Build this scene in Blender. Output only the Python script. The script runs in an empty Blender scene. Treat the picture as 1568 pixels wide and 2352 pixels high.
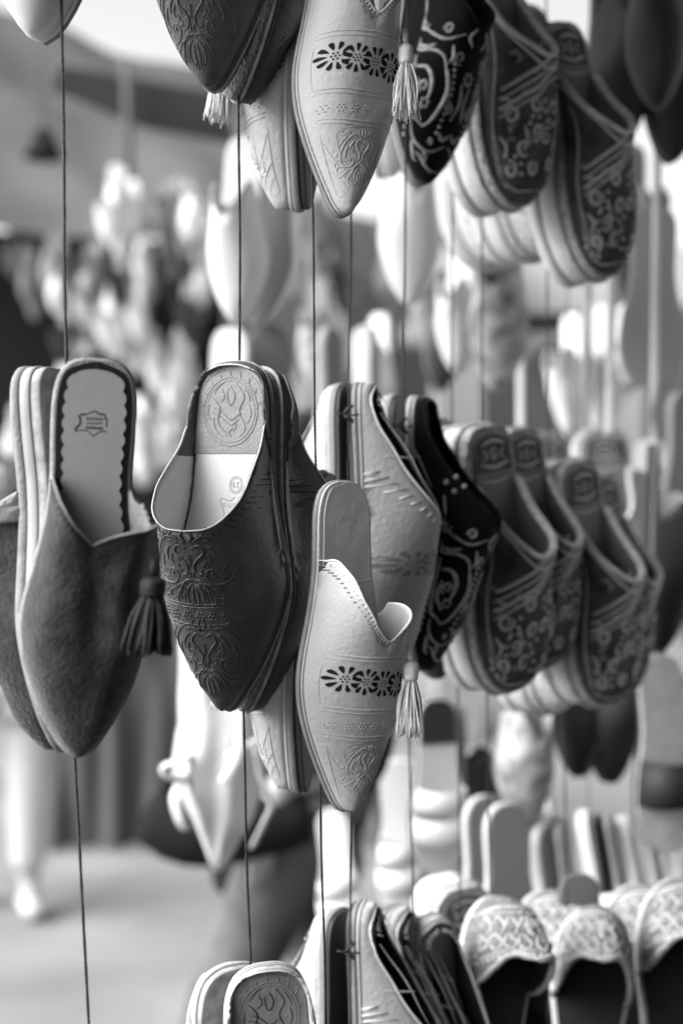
import bpy, math, random
from mathutils import Vector, Matrix, noise
R = math.radians
PI = math.pi
rnd = random.Random(7)
sc = bpy.context.scene
C = sc.collection

# ------------------------------------------------------------------ camera, sky, sun, exposure
CAM_Z = 1.5
FD = 50 / 24 * 1568                      # focal length in units of a 1568 px wide picture
cam_d = bpy.data.cameras.new('camera'); cam = bpy.data.objects.new('camera', cam_d); C.objects.link(cam)
cam.location = (0, 0, CAM_Z); cam.rotation_euler = (R(90), 0, 0)
cam_d.sensor_fit = 'HORIZONTAL'; cam_d.sensor_width = 24; cam_d.lens = 50
cam_d.clip_start = .05; cam_d.clip_end = 500
cam_d.dof.use_dof = True; cam_d.dof.focus_distance = 1.105; cam_d.dof.aperture_fstop = 2.9
sc.camera = cam

SUN_AZ, SUN_EL = -72, 41                 # azimuth measured from the viewer's side, negative = from the left
sd = Vector((math.sin(R(SUN_AZ)) * math.cos(R(SUN_EL)), -math.cos(R(SUN_AZ)) * math.cos(R(SUN_EL)), math.sin(R(SUN_EL))))
world = bpy.data.worlds.new('World'); sc.world = world; world.use_nodes = True
wn = world.node_tree; wn.nodes.clear()
sky = wn.nodes.new('ShaderNodeTexSky'); sky.sky_type = 'NISHITA'; sky.sun_disc = False
sky.sun_elevation = R(SUN_EL); sky.sun_rotation = math.atan2(sd.x, sd.y)
sky.air_density = 1.0; sky.dust_density = 2.5
bw = wn.nodes.new('ShaderNodeRGBToBW'); bg = wn.nodes.new('ShaderNodeBackground'); wo = wn.nodes.new('ShaderNodeOutputWorld')
bg.inputs['Strength'].default_value = .15
wn.links.new(sky.outputs[0], bw.inputs[0]); wn.links.new(bw.outputs[0], bg.inputs[0]); wn.links.new(bg.outputs[0], wo.inputs[0])
sl = bpy.data.lights.new('sun', 'SUN'); sun = bpy.data.objects.new('sun', sl); C.objects.link(sun)
sl.energy = 3.1; sl.angle = R(62); sl.color = (1, 1, 1)
sun.rotation_euler = sd.to_track_quat('Z', 'Y').to_euler()
sc.view_settings.view_transform = 'Standard'; sc.view_settings.look = 'None'
sc.view_settings.exposure = 1.42; sc.view_settings.gamma = 1; sc.view_settings.use_curve_mapping = False
sc.render.engine = 'CYCLES'; sc.cycles.use_denoising = True
sc.cycles.max_bounces = 6; sc.cycles.diffuse_bounces = 4; sc.cycles.glossy_bounces = 3

# ------------------------------------------------------------------ materials (the photograph is monochrome: greys only)
def mat(name, v, rough=.6, spec=.4, bump=None, var=None, v2=None, coat=0, sheen=0, stripes=None, weave=None, split=None):
    """bump=(scale, strength, detail) noise relief; var=(scale, amount) tone wear; split=(axis limit, value) second tone beyond local y"""
    m = bpy.data.materials.new(name); m.use_nodes = True
    n = m.node_tree; b = n.nodes['Principled BSDF']; L = n.links.new
    b.inputs['Base Color'].default_value = (v, v, v, 1); b.inputs['Roughness'].default_value = rough
    b.inputs['Specular IOR Level'].default_value = spec
    if coat: b.inputs['Coat Weight'].default_value = coat; b.inputs['Coat Roughness'].default_value = .25
    if sheen: b.inputs['Sheen Weight'].default_value = sheen; b.inputs['Sheen Roughness'].default_value = .4
    tc = n.nodes.new('ShaderNodeTexCoord')
    col = None
    if var or v2 is not None:
        nz = n.nodes.new('ShaderNodeTexNoise'); nz.inputs['Scale'].default_value = (var or (30, 0))[0]; nz.inputs['Detail'].default_value = 5
        L(tc.outputs['Object'], nz.inputs['Vector'])
        r = n.nodes.new('ShaderNodeMapRange'); r.inputs['From Min'].default_value = .3; r.inputs['From Max'].default_value = .7
        lo = v if v2 is not None else v * (1 - var[1]); hi = v2 if v2 is not None else v * (1 + var[1])
        r.inputs['To Min'].default_value = lo; r.inputs['To Max'].default_value = hi
        L(nz.outputs['Fac'], r.inputs['Value']); col = r.outputs[0]
    if stripes:                                             # (axis, period, value, rotation)
        sp = n.nodes.new('ShaderNodeTexWave'); sp.wave_type = 'BANDS'; sp.bands_direction = stripes[0]
        sp.inputs['Scale'].default_value = stripes[1]; sp.inputs['Distortion'].default_value = stripes[3] if len(stripes) > 3 else 0
        L(tc.outputs['Object'], sp.inputs['Vector'])
        r = n.nodes.new('ShaderNodeMapRange'); r.inputs['From Min'].default_value = .4; r.inputs['From Max'].default_value = .6
        r.inputs['To Min'].default_value = v; r.inputs['To Max'].default_value = stripes[2]
        L(sp.outputs['Fac'], r.inputs['Value']); col = r.outputs[0]
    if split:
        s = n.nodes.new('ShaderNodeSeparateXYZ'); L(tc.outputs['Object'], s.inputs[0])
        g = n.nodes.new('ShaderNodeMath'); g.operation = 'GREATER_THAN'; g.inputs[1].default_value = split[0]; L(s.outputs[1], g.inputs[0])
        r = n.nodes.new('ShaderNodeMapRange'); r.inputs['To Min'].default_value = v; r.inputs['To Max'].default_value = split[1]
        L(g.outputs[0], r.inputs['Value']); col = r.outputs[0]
    if col is not None: L(col, b.inputs['Base Color'])
    if bump:
        nb = n.nodes.new('ShaderNodeTexNoise'); nb.inputs['Scale'].default_value = bump[0]; nb.inputs['Detail'].default_value = bump[2] if len(bump) > 2 else 4
        L(tc.outputs['Object'], nb.inputs['Vector'])
        bp = n.nodes.new('ShaderNodeBump'); bp.inputs['Strength'].default_value = bump[1]; bp.inputs['Distance'].default_value = .002
        L(nb.outputs['Fac'], bp.inputs['Height']); L(bp.outputs[0], b.inputs['Normal'])
    if weave:                                               # (scale, strength) cell relief
        nb = n.nodes.new('ShaderNodeTexVoronoi'); nb.inputs['Scale'].default_value = weave[0]
        L(tc.outputs['Object'], nb.inputs['Vector'])
        bp = n.nodes.new('ShaderNodeBump'); bp.inputs['Strength'].default_value = weave[1]; bp.inputs['Distance'].default_value = .002
        L(nb.outputs['Distance'], bp.inputs['Height']); L(bp.outputs[0], b.inputs['Normal'])
    return m

M = {
 'leather': mat('brown_leather', .072, .46, .4, bump=(300, .5, 6), var=(25, .22)),
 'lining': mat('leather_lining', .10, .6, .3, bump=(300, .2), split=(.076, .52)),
 'pad': mat('heel_pad_leather', .19, .55, .35, bump=(350, .3), var=(60, .12)),
 'insole': mat('smooth_insole', .50, .6, .3, bump=(200, .12), var=(20, .05)),
 'sole_dark': mat('dark_sole_edge', .05, .5, .4, bump=(200, .3)),
 'sole_mid': mat('grey_sole_edge', .2, .6, .3, bump=(300, .3), var=(80, .2)),
 'hammered': mat('crumbly_foam_sole', .20, .45, .5, weave=(330, 1.0)),
 'piping': mat('pale_leather_edge', .5, .5, .4, bump=(300, .3)),
 'thread_dark': mat('dark_thread', .02, .7, .2),
 'thread': mat('pale_thread', .6, .7, .2),
 'suede': mat('grey_suede', .034, .95, .1, bump=(260, 1.0, 8), var=(70, .35), sheen=.3),
 'suede_trim': mat('pale_suede_edge', .24, .9, .1, bump=(300, .6), var=(60, .2)),
 'suede_sole': mat('tan_sole_edge', .30, .6, .3, bump=(150, .2), var=(40, .08)),
 'cork': mat('mottled_foam_sole', .28, .8, .2, bump=(120, .6), var=(90, .35)),
 'suede_insole': mat('tan_insole', .32, .6, .3, bump=(120, .12), var=(18, .06)),
 'black': mat('black_edge', .012, .7, .2),
 'tassel_dark': mat('dark_leather_fringe', .018, .7, .25, bump=(200, .5), var=(200, .5)),
 'ink': mat('stamp_ink', .06, .7, .2),
 'white': mat('cream_leather', .40, .55, .3, bump=(240, .4, 4), var=(18, .07)),
 'white_lining': mat('cream_lining', .50, .7, .2, bump=(200, .2)),
 'white_insole': mat('cream_insole', .44, .6, .3, bump=(60, .5, 6), var=(35, .16)),
 'hole_shade': mat('painted_cutwork_shade', .012, .8, .1),  # near-black colour painted for the shade inside the cutwork openings
 'thread_white': mat('cream_thread_fringe', .72, .7, .2, var=(300, .15)),
 'velvet': mat('black_velvet', .008, .9, .1, bump=(400, .4), sheen=.15),
 'cord': mat('silver_embroidery_cord', .42, .5, .4, bump=(700, .8), var=(150, .35)),
 'cord_dim': mat('grey_embroidery_cord', .62, .6, .3, bump=(700, .8)),
 'cord_mid': mat('grey_brocade_thread', .26, .8, .2, bump=(500, .8)),
 'clog_up': mat('brocade_upper', .035, .8, .2, bump=(300, .6), var=(45, .5), v2=.12),
 'clog_in': mat('clog_lining', .22, .8, .2, bump=(200, .3)),
 'clog_collar': mat('clog_collar_trim', .68, .7, .2, bump=(400, .6), var=(120, .2)),
 'clog_sole': mat('pale_crepe_sole', .62, .8, .2, bump=(300, .5), var=(60, .1)),
 'clog_rope': mat('rope_welt', .5, .8, .2, weave=(260, .9)),
 'clog_band': mat('patterned_foxing', .4, .8, .2, weave=(180, .9), var=(140, .35)),
 'plain': mat('plain_white_leather', .60, .45, .4, bump=(90, .1)),
 'plain_grey': mat('grey_foam_rubber', .20, .7, .2, bump=(300, .3)),
 'sole_pale': mat('pale_grey_rubber', .34, .7, .2, bump=(300, .3)),
 'plain_dark': mat('dark_foam_rubber', .025, .6, .3),
 'floral': mat('floral_print_leather', .55, .6, .3, var=(38, .3), v2=.14),
 'crochet': mat('cream_crochet', .52, .9, .1, weave=(420, .8), var=(160, .25)),
 'crochet_base': mat('crochet_ground', .20, .9, .1, weave=(260, 1.0), var=(120, .4)),
 'dark_in': mat('dark_shoe_lining', .03, .8, .2, bump=(200, .3)),
 'rope': mat('waxed_black_cord', .022, .55, .4, stripes=None, bump=(900, .8)),
 'strap': mat('white_webbing', .7, .7, .2, bump=(300, .3)),
 'rope_pale': mat('grey_cord', .09, .6, .3, bump=(900, .6)),
}

# ------------------------------------------------------------------ basic helpers
def P(px, py, d):
    return Vector(((px - 784) / FD * d, d, CAM_Z + (1176 - py) / FD * d))
def mesh_obj(name, vs, fs, m, parent=None, smooth=True, mats=None):
    me = bpy.data.meshes.new(name); me.from_pydata([tuple(v) for v in vs], [], fs)
    for mm in (mats or [m]): me.materials.append(mm)
    if smooth:
        me.polygons.foreach_set('use_smooth', [True] * len(me.polygons))
    me.update()
    o = bpy.data.objects.new(name, me); C.objects.link(o)
    if parent: o.parent = parent
    return o
def tag(o, label=None, cat=None, group=None, kind=None):
    if label: o['label'] = label
    if cat: o['category'] = cat
    if group: o['group'] = group
    if kind: o['kind'] = kind
    return o
def empty(name):
    o = bpy.data.objects.new(name, None); C.objects.link(o); o.empty_display_size = .02; return o
def copy_tree(o, parent=None):
    c = o.copy(); C.objects.link(c); c.parent = parent
    for ch in list(o.children): copy_tree(ch, c)
    return c
def crv(pts, n, phantom=None):
    """n points evenly spaced along a Catmull-Rom curve"""
    p = [Vector(q).to_3d() if len(q) < 3 else Vector(q) for q in pts]
    a = [phantom[0] if phantom else 2 * p[0] - p[1]] + p + [phantom[1] if phantom else 2 * p[-1] - p[-2]]
    out = []
    for i in range(1, len(a) - 2):
        for k in range(16):
            t = k / 16
            out.append(.5 * ((2 * a[i]) + (a[i+1] - a[i-1]) * t + (2*a[i-1] - 5*a[i] + 4*a[i+1] - a[i+2]) * t*t + (-a[i-1] + 3*a[i] - 3*a[i+1] + a[i+2]) * t**3))
    out.append(p[-1])
    d = [0]
    for i in range(1, len(out)): d.append(d[-1] + (out[i] - out[i-1]).length)
    res = []; j = 0
    for k in range(n):
        t = d[-1] * k / (n - 1)
        while j < len(d) - 2 and d[j+1] < t: j += 1
        s = (t - d[j]) / max(1e-9, d[j+1] - d[j])
        res.append(out[j].lerp(out[j+1], min(1, s)))
    return res
def tube(vs, fs, pts, r, k=8, closed=False, cap=True, flat=1):
    base = len(vs); n = len(pts)
    rr = r if callable(r) else (lambda t: r)
    up = Vector((.13, .31, .94))
    prev = None
    for i, p in enumerate(pts):
        a = pts[(i - 1) % n] if (closed or i) else pts[0]; b = pts[(i + 1) % n] if (closed or i < n - 1) else pts[-1]
        t = (b - a).normalized()
        if prev is None:
            s = t.cross(up).normalized()
            if s.length < .1: s = t.cross(Vector((1, 0, 0))).normalized()
        else:
            s = (prev - t * prev.dot(t)).normalized()
        prev = s; q = t.cross(s)
        ra = rr(i / max(1, n - 1))
        for j in range(k):
            an = 2 * PI * j / k
            vs.append(p + s * math.cos(an) * ra + q * math.sin(an) * ra * flat)
    m = n if closed else n - 1
    for i in range(m):
        for j in range(k):
            a = base + i * k + j; b = base + i * k + (j + 1) % k
            c = base + ((i + 1) % n) * k + (j + 1) % k; d = base + ((i + 1) % n) * k + j
            fs.append((a, b, c, d))
    if cap and not closed:
        fs.append(tuple(base + j for j in range(k))[::-1]); fs.append(tuple(base + (n - 1) * k + j for j in range(k)))
def box(vs, fs, c, sx, sy, sz, rot=None):
    b = len(vs)
    for x in (-1, 1):
        for y in (-1, 1):
            for z in (-1, 1):
                v = Vector((x * sx / 2, y * sy / 2, z * sz / 2))
                if rot: v = rot @ v
                vs.append(Vector(c) + v)
    for f in ((0,1,3,2),(4,6,7,5),(0,4,5,1),(2,3,7,6),(0,2,6,4),(1,5,7,3)): fs.append(tuple(b + i for i in f))

# ------------------------------------------------------------------ footwear builder
class Shoe:
    """local frame: x across, y from heel (0) to toe (L), z up off the sole; curves are given in fractions of L"""
    def __init__(s, L, outline, hp, O, closed=True, s0=0., p=2.3, q=2.2, wob=.0019, seed=0, flare=0., O2=None, fold=0.):
        s.L = L; s.closed = closed; s.s0 = s0; s.p = p; s.q = q; s.wob = wob; s.seed = seed; s.flare = flare; s.O2 = O2; s.fold = fold
        a = [Vector((x * L, y * L, 0)) for x, y in outline]
        ph = (Vector((-a[1].x, a[1].y, 0)), Vector((-a[-2].x, a[-2].y, 0)))
        s.half = crv(a, 200, ph)
        s.hd = crv([(y * L, h * L, 0) for y, h in hp], 200)
        s.Oc = O
    def W(s, y):
        h = s.half
        if y <= h[0].y: return 0
        if y >= h[-1].y: return 0
        lo, hi = 0, len(h) - 1
        while hi - lo > 1:
            m = (lo + hi) // 2
            if h[m].y <= y: lo = m
            else: hi = m
        t = (y - h[lo].y) / max(1e-9, h[hi].y - h[lo].y)
        return max(0, h[lo].x * (1 - t) + h[hi].x * t)
    def H(s, y):
        h = s.hd
        if y <= h[0].x: return h[0].y
        if y >= h[-1].x: return h[-1].y
        lo, hi = 0, len(h) - 1
        while hi - lo > 1:
            m = (lo + hi) // 2
            if h[m].x <= y: lo = m
            else: hi = m
        t = (y - h[lo].x) / max(1e-9, h[hi].x - h[lo].x)
        return h[lo].y * (1 - t) + h[hi].y * t
    def Z(s, x, y):
        w = s.W(y)
        t = min(1, abs(x) / w) if w > 1e-6 else 1
        if y <= 1e-6: t = 1
        z = s.H(y) * (1 - t ** s.p) ** (1 / s.q)
        if s.fold:
            f = y / s.L; k_ = max(0, min(1, (f - .40) / .08)) * max(0, min(1, (.86 - f) / .3))
            z -= s.fold * k_ * (math.exp(-((x + .004 + .02*(f - .5)) / .013) ** 2) - .55 * math.exp(-((x + .038) / .014) ** 2) - .35 * math.exp(-((x - .034) / .016) ** 2)) * min(1, z / .02)
        if s.wob: z += s.wob * noise.noise(Vector((x * 28, y * 22, s.seed))) * 2 * min(1, z / .01)
        return z
    def warp(s, v):
        if not s.flare: return v
        t = max(0, min(1, (.56 - v.y / s.L) / .2)); fl = s.flare[0 if v.x > 0 else 1] if isinstance(s.flare, tuple) else s.flare
        return Vector((v.x + (1 if v.x > 0 else -1) * min(1, abs(v.x) / (.03 * s.L)) * fl * t * v.z, v.y, v.z))
    def pt(s, x, y, lift=0):
        z = s.Z(x, y)
        e = .0007
        dx = (s.Z(x + e, y) - s.Z(x - e, y)) / (2 * e); dy = (s.Z(x, y + e) - s.Z(x, y - e)) / (2 * e)
        dx = max(-3, min(3, dx)); dy = max(-3, min(3, dy))
        n = Vector((-dx, -dy, 1)).normalized()
        return s.warp(Vector((x, y, z))) + n * lift, n
    def rails(s, n):
        L = s.L
        h = s.half
        if s.closed: S = crv(h[::4] + [h[-1]], n)
        else:
            i0 = next(i for i, q in enumerate(h) if q.y >= s.s0 * L)
            S = crv(h[i0::3] + [h[-1]], n)
        O = crv([(xw * max(s.W(y * L), .0), y * L, 0) for y, xw in s.Oc], n)
        for o in O: o.z = 0
        O2 = O
        if s.O2: O2 = [Vector((v.x, v.y, 0)) for v in crv([(xw * max(s.W(y * L), .0), y * L, 0) for y, xw in s.O2], n)]
        return S, O, O2
    def upper(s, mo, mi, parent, name='upper', n=64, nv=18, thick=.0016):
        S, O, O2 = s.rails(n)
        cols = [(S[i], O[i]) for i in range(n)]
        left = [(Vector((-S[i].x, S[i].y, 0)), Vector((-O2[i].x, O2[i].y, 0))) for i in range(n)]
        ring = cols + left[::-1][1:]
        if s.closed: ring = ring[:-1]
        vs = []; fs = []; m = len(ring)
        for a, b in ring:
            for j in range(nv + 1):
                v = j / nv; bl = 1 - math.cos(v * PI / 2) if v < 1 else 1
                q = a.lerp(b, bl); vs.append(s.warp(Vector((q.x, q.y, s.Z(q.x, q.y) if j else 0))))
        k = nv + 1
        for i in range(m if s.closed else m - 1):
            for j in range(nv):
                i2 = (i + 1) % m
                fs.append((i*k + j, i2*k + j, i2*k + j + 1, i*k + j + 1))
        o = mesh_obj(name, vs, fs, mo, parent, mats=[mo, mi])
        md = o.modifiers.new('thick', 'SOLIDIFY'); md.thickness = thick; md.offset = -1; md.material_offset = 1; md.material_offset_rim = 0
        s.edge = [s.warp(Vector((b.x, b.y, s.Z(b.x, b.y)))) for a, b in ring]; s.flat = [Vector((b.x, b.y, 0)) for a, b in ring]
        return o
    def rim(s, m, parent, r=.0011, name='piping'):
        vs = []; fs = []; tube(vs, fs, s.edge, r, 6, closed=s.closed)
        return mesh_obj(name, vs, fs, m, parent)
    def sole(s, z0, z1, off, m, parent, name, bev=.0008, n=60, wavy=0):
        h = crv(s.half[::4] + [s.half[-1]], n)
        loop = h + [Vector((-q.x, q.y, 0)) for q in h[::-1][1:-1]]
        k = len(loop)
        nor = []
        for i in range(k):
            t = loop[(i+1) % k] - loop[i-1]; nor.append(Vector((t.y, -t.x, 0)).normalized())
        vs = []; fs = []
        rings = [(off - bev, z0), (off, z0 - bev), (off, z1 + bev), (off - bev, z1)]
        for o_, z in rings:
            for i in range(k):
                w = wavy * abs(math.sin(i * PI / 3)) if wavy else 0
                vs.append(loop[i] + nor[i] * (o_ - w) + Vector((0, 0, z)))
        for r in range(3):
            for i in range(k):
                j = (i + 1) % k; fs.append((r*k + i, r*k + j, (r+1)*k + j, (r+1)*k + i)[::-1])
        fs.append(tuple(range(k))); fs.append(tuple(range(3*k, 4*k))[::-1])
        o = mesh_obj(name, vs, fs, m, parent)
        o.data.polygons[len(fs)-1].use_smooth = False; o.data.polygons[len(fs)-2].use_smooth = False
        return o
    def pad(s, y0, y1, z, inset, m, parent, name, scallop=0, n=70, round_end=False):
        """a thin sheet between y0 and y1 following the outline"""
        L = s.L; vs = []; fs = []
        for i in range(n + 1):
            y = L * (y0 + (y1 - y0) * i / n)
            w = max(0, s.W(max(y, inset * .9)) - inset)
            if y < inset * 1.0: w = 0
            d = y - inset
            if d < .02: w = min(w, math.sqrt(max(0, .02**2 - (.02 - max(0, d))**2)) * 1.6)
            if round_end:
                e = L * y1 - y
                if e < .03: w = min(w, math.sqrt(max(0, .03**2 - (.03 - e)**2)) * 1.1)
            if scallop and w > .004: w -= scallop * (1 - abs(math.sin(y * 300)))
            vs += [Vector((-w, y, z)), Vector((-w * .5, y, z)), Vector((w * .5, y, z)), Vector((w, y, z))]
        for i in range(n):
            for j in range(3):
                a = i*4 + j; fs.append((a, a + 1, a + 5, a + 4))
        b = len(vs); o = mesh_obj(name, vs, fs, m, parent, smooth=False)
        md = o.modifiers.new('thick', 'SOLIDIFY'); md.thickness = .0008; md.offset = -1
        return o
    def stitches(s, m, parent, inset=.004, ln=.003, step=.0045, r=.0004, slant=.5, name='stitching', part=(0, 1)):
        vs = []; fs = []
        e = s.edge; n = len(e); acc = 0
        for i in range(int(n * part[0]), int(n * part[1]) - 1):
            seg = (e[i+1] - e[i]).length; acc += seg
            if acc < step or seg < 1e-6: continue
            acc = 0
            t = (e[i+1] - e[i]).normalized(); c = Vector((0, s.L, 0))
            out = Vector((t.y, -t.x, 0))
            out = out if (Vector((0 if abs(e[i].x) < .01 else e[i].x * 2, s.L * .75, 0)) - Vector((e[i].x, e[i].y, 0))).dot(out) > 0 else -out
            if out.length < .01: continue
            out.normalize()
            a = s.flat[i] + out * inset; b = a + out * ln + Vector((t.x, t.y, 0)) * ln * slant
            pa, _ = s.pt(a.x, a.y, r * .6); pb, _ = s.pt(b.x, b.y, r * .6)
            if pa.z < .003: continue
            tube(vs, fs, [pa, pb], r, 5)
        if vs: tag(mesh_obj(name, vs, fs, m, parent), kind='stuff') if False else mesh_obj(name, vs, fs, m, parent)

def stroke(vs, fs, shoe, pts, r, taper=True, zf=None, n=None, height=.9):
    """a raised ridge along pts (fractions of L) lying on the upper, or on the flat zf"""
    L = shoe.L
    ln = sum((Vector(pts[i+1]) - Vector(pts[i])).length for i in range(len(pts) - 1)) * L
    n = n or max(4, int(ln / .0016))
    q = crv([(x, y, 0) for x, y in pts], n)
    base = len(vs); pr = []
    for v in q:
        x, y = v.x * L, v.y * L
        if zf is None:
            y = min(y, .962 * L); w_ = .94 * shoe.W(y) + 1e-5; x = max(-w_, min(w_, x))
            p, nn = shoe.pt(x, y)
        else: p, nn = Vector((x, y, zf)), Vector((0, 0, 1))
        pr.append((p, nn))
    for i, (p, nn) in enumerate(pr):
        a = pr[max(0, i-1)][0]; b = pr[min(len(pr)-1, i+1)][0]
        t = (b - a); t = t.normalized() if t.length > 1e-9 else Vector((0, 1, 0))
        sd_ = nn.cross(t).normalized()
        f = i / (len(pr) - 1)
        rr = r * L * ((.35 + .65 * math.sin(PI * min(1, f * .9 + .1))) if taper else 1)
        for (u, w) in ((-1, -.25), (-.62, .62), (0, 1), (.62, .62), (1, -.25)):
            vs.append(p + sd_ * u * rr + nn * w * rr * height)
    for i in range(len(pr) - 1):
        for j in range(4):
            a = base + i*5 + j; fs.append((a, a + 1, a + 6, a + 5))
    fs.append((base, base+1, base+2, base+3, base+4)[::-1]); e = base + (len(pr)-1)*5; fs.append((e, e+1, e+2, e+3, e+4))
def dot(vs, fs, shoe, x, y, r, zf=None, height=.7, k=6):
    L = shoe.L
    if zf is None: p, nn = shoe.pt(x * L, y * L)
    else: p, nn = Vector((x*L, y*L, zf)), Vector((0, 0, 1))
    s_ = nn.cross(Vector((0, 1, 0))).normalized(); t_ = nn.cross(s_); b = len(vs); r *= L
    for (rr, h) in ((1, -.2), (.7, height * .75)):
        for j in range(k):
            a = 2*PI*j/k; vs.append(p + (s_*math.cos(a) + t_*math.sin(a)) * r * rr + nn * h * r)
    vs.append(p + nn * r * height)
    for j in range(k):
        j2 = (j+1) % k; fs.append((b+j, b+j2, b+k+j2, b+k+j)); fs.append((b+k+j, b+k+j2, b+2*k))
def poly(vs, fs, shoe, pts, lift, zf=None):
    b = len(vs); L = shoe.L
    c = [sum(p[0] for p in pts)/len(pts), sum(p[1] for p in pts)/len(pts)]
    for x, y in [c] + list(pts):
        vs.append(shoe.pt(x*L, y*L, lift)[0] if zf is None else Vector((x*L, y*L, zf)))
    n = len(pts)
    for i in range(n): fs.append((b, b+1+i, b+1+(i+1) % n))

def mir(st): return st + [([(-x, y) for x, y in p], r) for p, r in st]
def spiral(cx, cy, r0, r1, a0, turns, n=12):
    return [(cx + (r0 + (r1-r0)*i/n) * math.cos(a0 + 2*PI*turns*i/n), cy + (r0 + (r1-r0)*i/n) * math.sin(a0 + 2*PI*turns*i/n)) for i in range(n+1)]
def medallion(cs, rx, rs, r=.0040, flip=1):
    T = lambda a, b: (a * rx, cs + b * rs * flip)
    st = []
    A = lambda pts, k=1.: st.append(([T(a, b) for a, b in pts], r * k))
    A([(.05,-.78),(.4,-.98),(.8,-.7),(.98,-.2),(.86,.25),(.55,.38),(.36,.2),(.42,-.02),(.6,-.02),(.62,.14)], 1.1)
    A([(.06,-.62),(.22,-.72),(.34,-.52),(.2,-.32),(.08,-.12),(.14,.1),(.28,.08),(.26,-.06)], 1.15)
    A([(.42,-.72),(.56,-.55),(.62,-.3)], 1.2); A([(.44,-.5),(.5,-.3),(.44,-.18)], 1.1); A([(.72,-.48),(.8,-.2),(.72,.02)], 1.2)
    A([(.72,.42),(.92,.3),(1.0,.48),(.88,.6),(.74,.52)], .9); A([(.5,.5),(.7,.62),(.66,.8),(.5,.76)], 1.)
    A([(.05,.34),(.16,.28),(.3,.42),(.38,.62),(.4,.86)], 1.15); A([(.05,.42),(.16,.5),(.22,.7),(.2,.98)], 1.1)
    A([(.03,.5),(.07,.75),(.03,1.1)], 1.1); A([(.12,.36),(.36,.4),(.55,.56)], .9)
    A([(.03,-.8),(.1,-.98),(.03,-1.16)], 1.2); A([(.12,-.84),(.3,-1.04),(.2,-1.12)], .9)
    A([(.82,-.86),(1.0,-.7),(1.08,-.45)], .9); A([(.62,-.95),(.8,-1.06),(.95,-.98)], .9); A([(1.02,.05),(1.12,.22),(1.02,.36)], .9)
    A([(.5,.02),(.52,.1),(.46,.12)], 1.2); A([(.16,-.3),(.3,-.42),(.26,-.24)], .8); A([(.3,-.86),(.5,-.84)], .8); A([(.66,.2),(.8,.12),(.84,-.05)], .8)
    A([(.42,.6),(.5,.86),(.42,1.0)], .9); A([(.1,.9),(.13,1.05)], .9); A([(.24,.5),(.3,.74),(.3,.94)], .8); A([(.9,-.9),(1.05,-.98)], .8); A([(1.08,-.2),(1.16,-.05)], .8); A([(.74,.7),(.9,.78)], .9)
    A([(.02,-.5),(.02,-.1)], .7); A([(.04,.0),(.04,.22)], .8); A([(.3,-.1),(.36,-.2),(.44,-.3)], .8)
    return mir(st)
def bands(ss, wfrac, shoe, arc=.012, r=.0016):
    st = []
    for s_ in ss:
        w = shoe.W(s_ * shoe.L) / shoe.L * wfrac
        st.append(([(w * t, s_ - arc * (t*t)) for t in (-1, -.8, -.6, -.4, -.2, 0, .2, .4, .6, .8, 1)], r))
    return st
def put_strokes(shoe, st, m, parent, name, taper=True, zf=None, dots=(), height=.9):
    vs = []; fs = []
    for p, r in st: stroke(vs, fs, shoe, p, r, taper, zf, height=height)
    for d in dots: dot(vs, fs, shoe, *d, zf=zf)
    return mesh_obj(name, vs, fs, m, parent)
def rosette(cx, cy, R_, r):
    return [(cx, cy, r)] + [(cx + R_*math.cos(a*PI/3), cy + R_*math.sin(a*PI/3), r) for a in range(6)]
def daisy(vs, fs, shoe, cx, cy, R_, n=8, ph=0):
    for k in range(n):
        a = 2*PI*k/n + ph
        ca, sa = math.cos(a), math.sin(a)
        q = lambda u, v: (cx + (u*ca - v*sa) * R_, cy + (u*sa + v*ca) * R_)
        poly(vs, fs, shoe, [q(.46,.03), q(.62,.09), q(.84,.15), q(1.0,.13), q(1.04,0), q(1.0,-.13), q(.84,-.15), q(.62,-.09), q(.46,-.03)], .00035)
    for d in rosette(cx, cy, R_*.24, .0032):
        a_ = [(d[0] +   .0028*math.cos(j*PI/3), d[1] + .0028*math.sin(j*PI/3)) for j in range(6)]
        poly(vs, fs, shoe, a_, .00035)
def tassel(parent, at, ln, w, m_head, m_fr, n=26, lean=(0, 0), seed=1):
    rr = random.Random(seed); L_ = ln
    root = at
    vs = []; fs = []
    tube(vs, fs, [root + Vector((0, -.012, -.002)), root + Vector((0, 0, 0))], w*.10, 6)
    tube(vs, fs, crv([root, root + Vector((0, L_*.05, 0)), root + Vector((0, L_*.2, 0)), root + Vector((0, L_*.26, 0))], 8), lambda t: w*(.13 + .13*min(1, t*5)*(1 if t < .8 else .85)), 10)
    h = mesh_obj('tassel_head', vs, fs, m_head, parent)
    vs = []; fs = []
    for i in range(n):
        a = rr.uniform(0, 2*PI); r = math.sqrt(rr.random())
        ox, oz = r*math.cos(a), r*math.sin(a)
        l = L_ * rr.uniform(.94, 1.03)
        p0 = root + Vector((ox*w*.12, L_*.2, oz*w*.12)); p1 = root + Vector((ox*w*.38 + lean[0]*.5, L_*.55, oz*w*.3 + lean[1]*.5)); p2 = root + Vector((ox*w*.52 + lean[0], l, oz*w*.42 + lean[1]))
        jt = .09 if n > 55 else .035; p1 += Vector((rr.uniform(-1, 1), 0, rr.uniform(-1, 1)))*w*jt; p2 += Vector((rr.uniform(-1, 1), 0, rr.uniform(-1, 1)))*w*jt
        tube(vs, fs, crv([p0, p1, p2], 7), w * rr.uniform(.7, 1.3) * (.045 if n < 55 else .028), 5)
    mesh_obj('tassel_fringe', vs, fs, m_fr, h)
    return h

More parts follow.
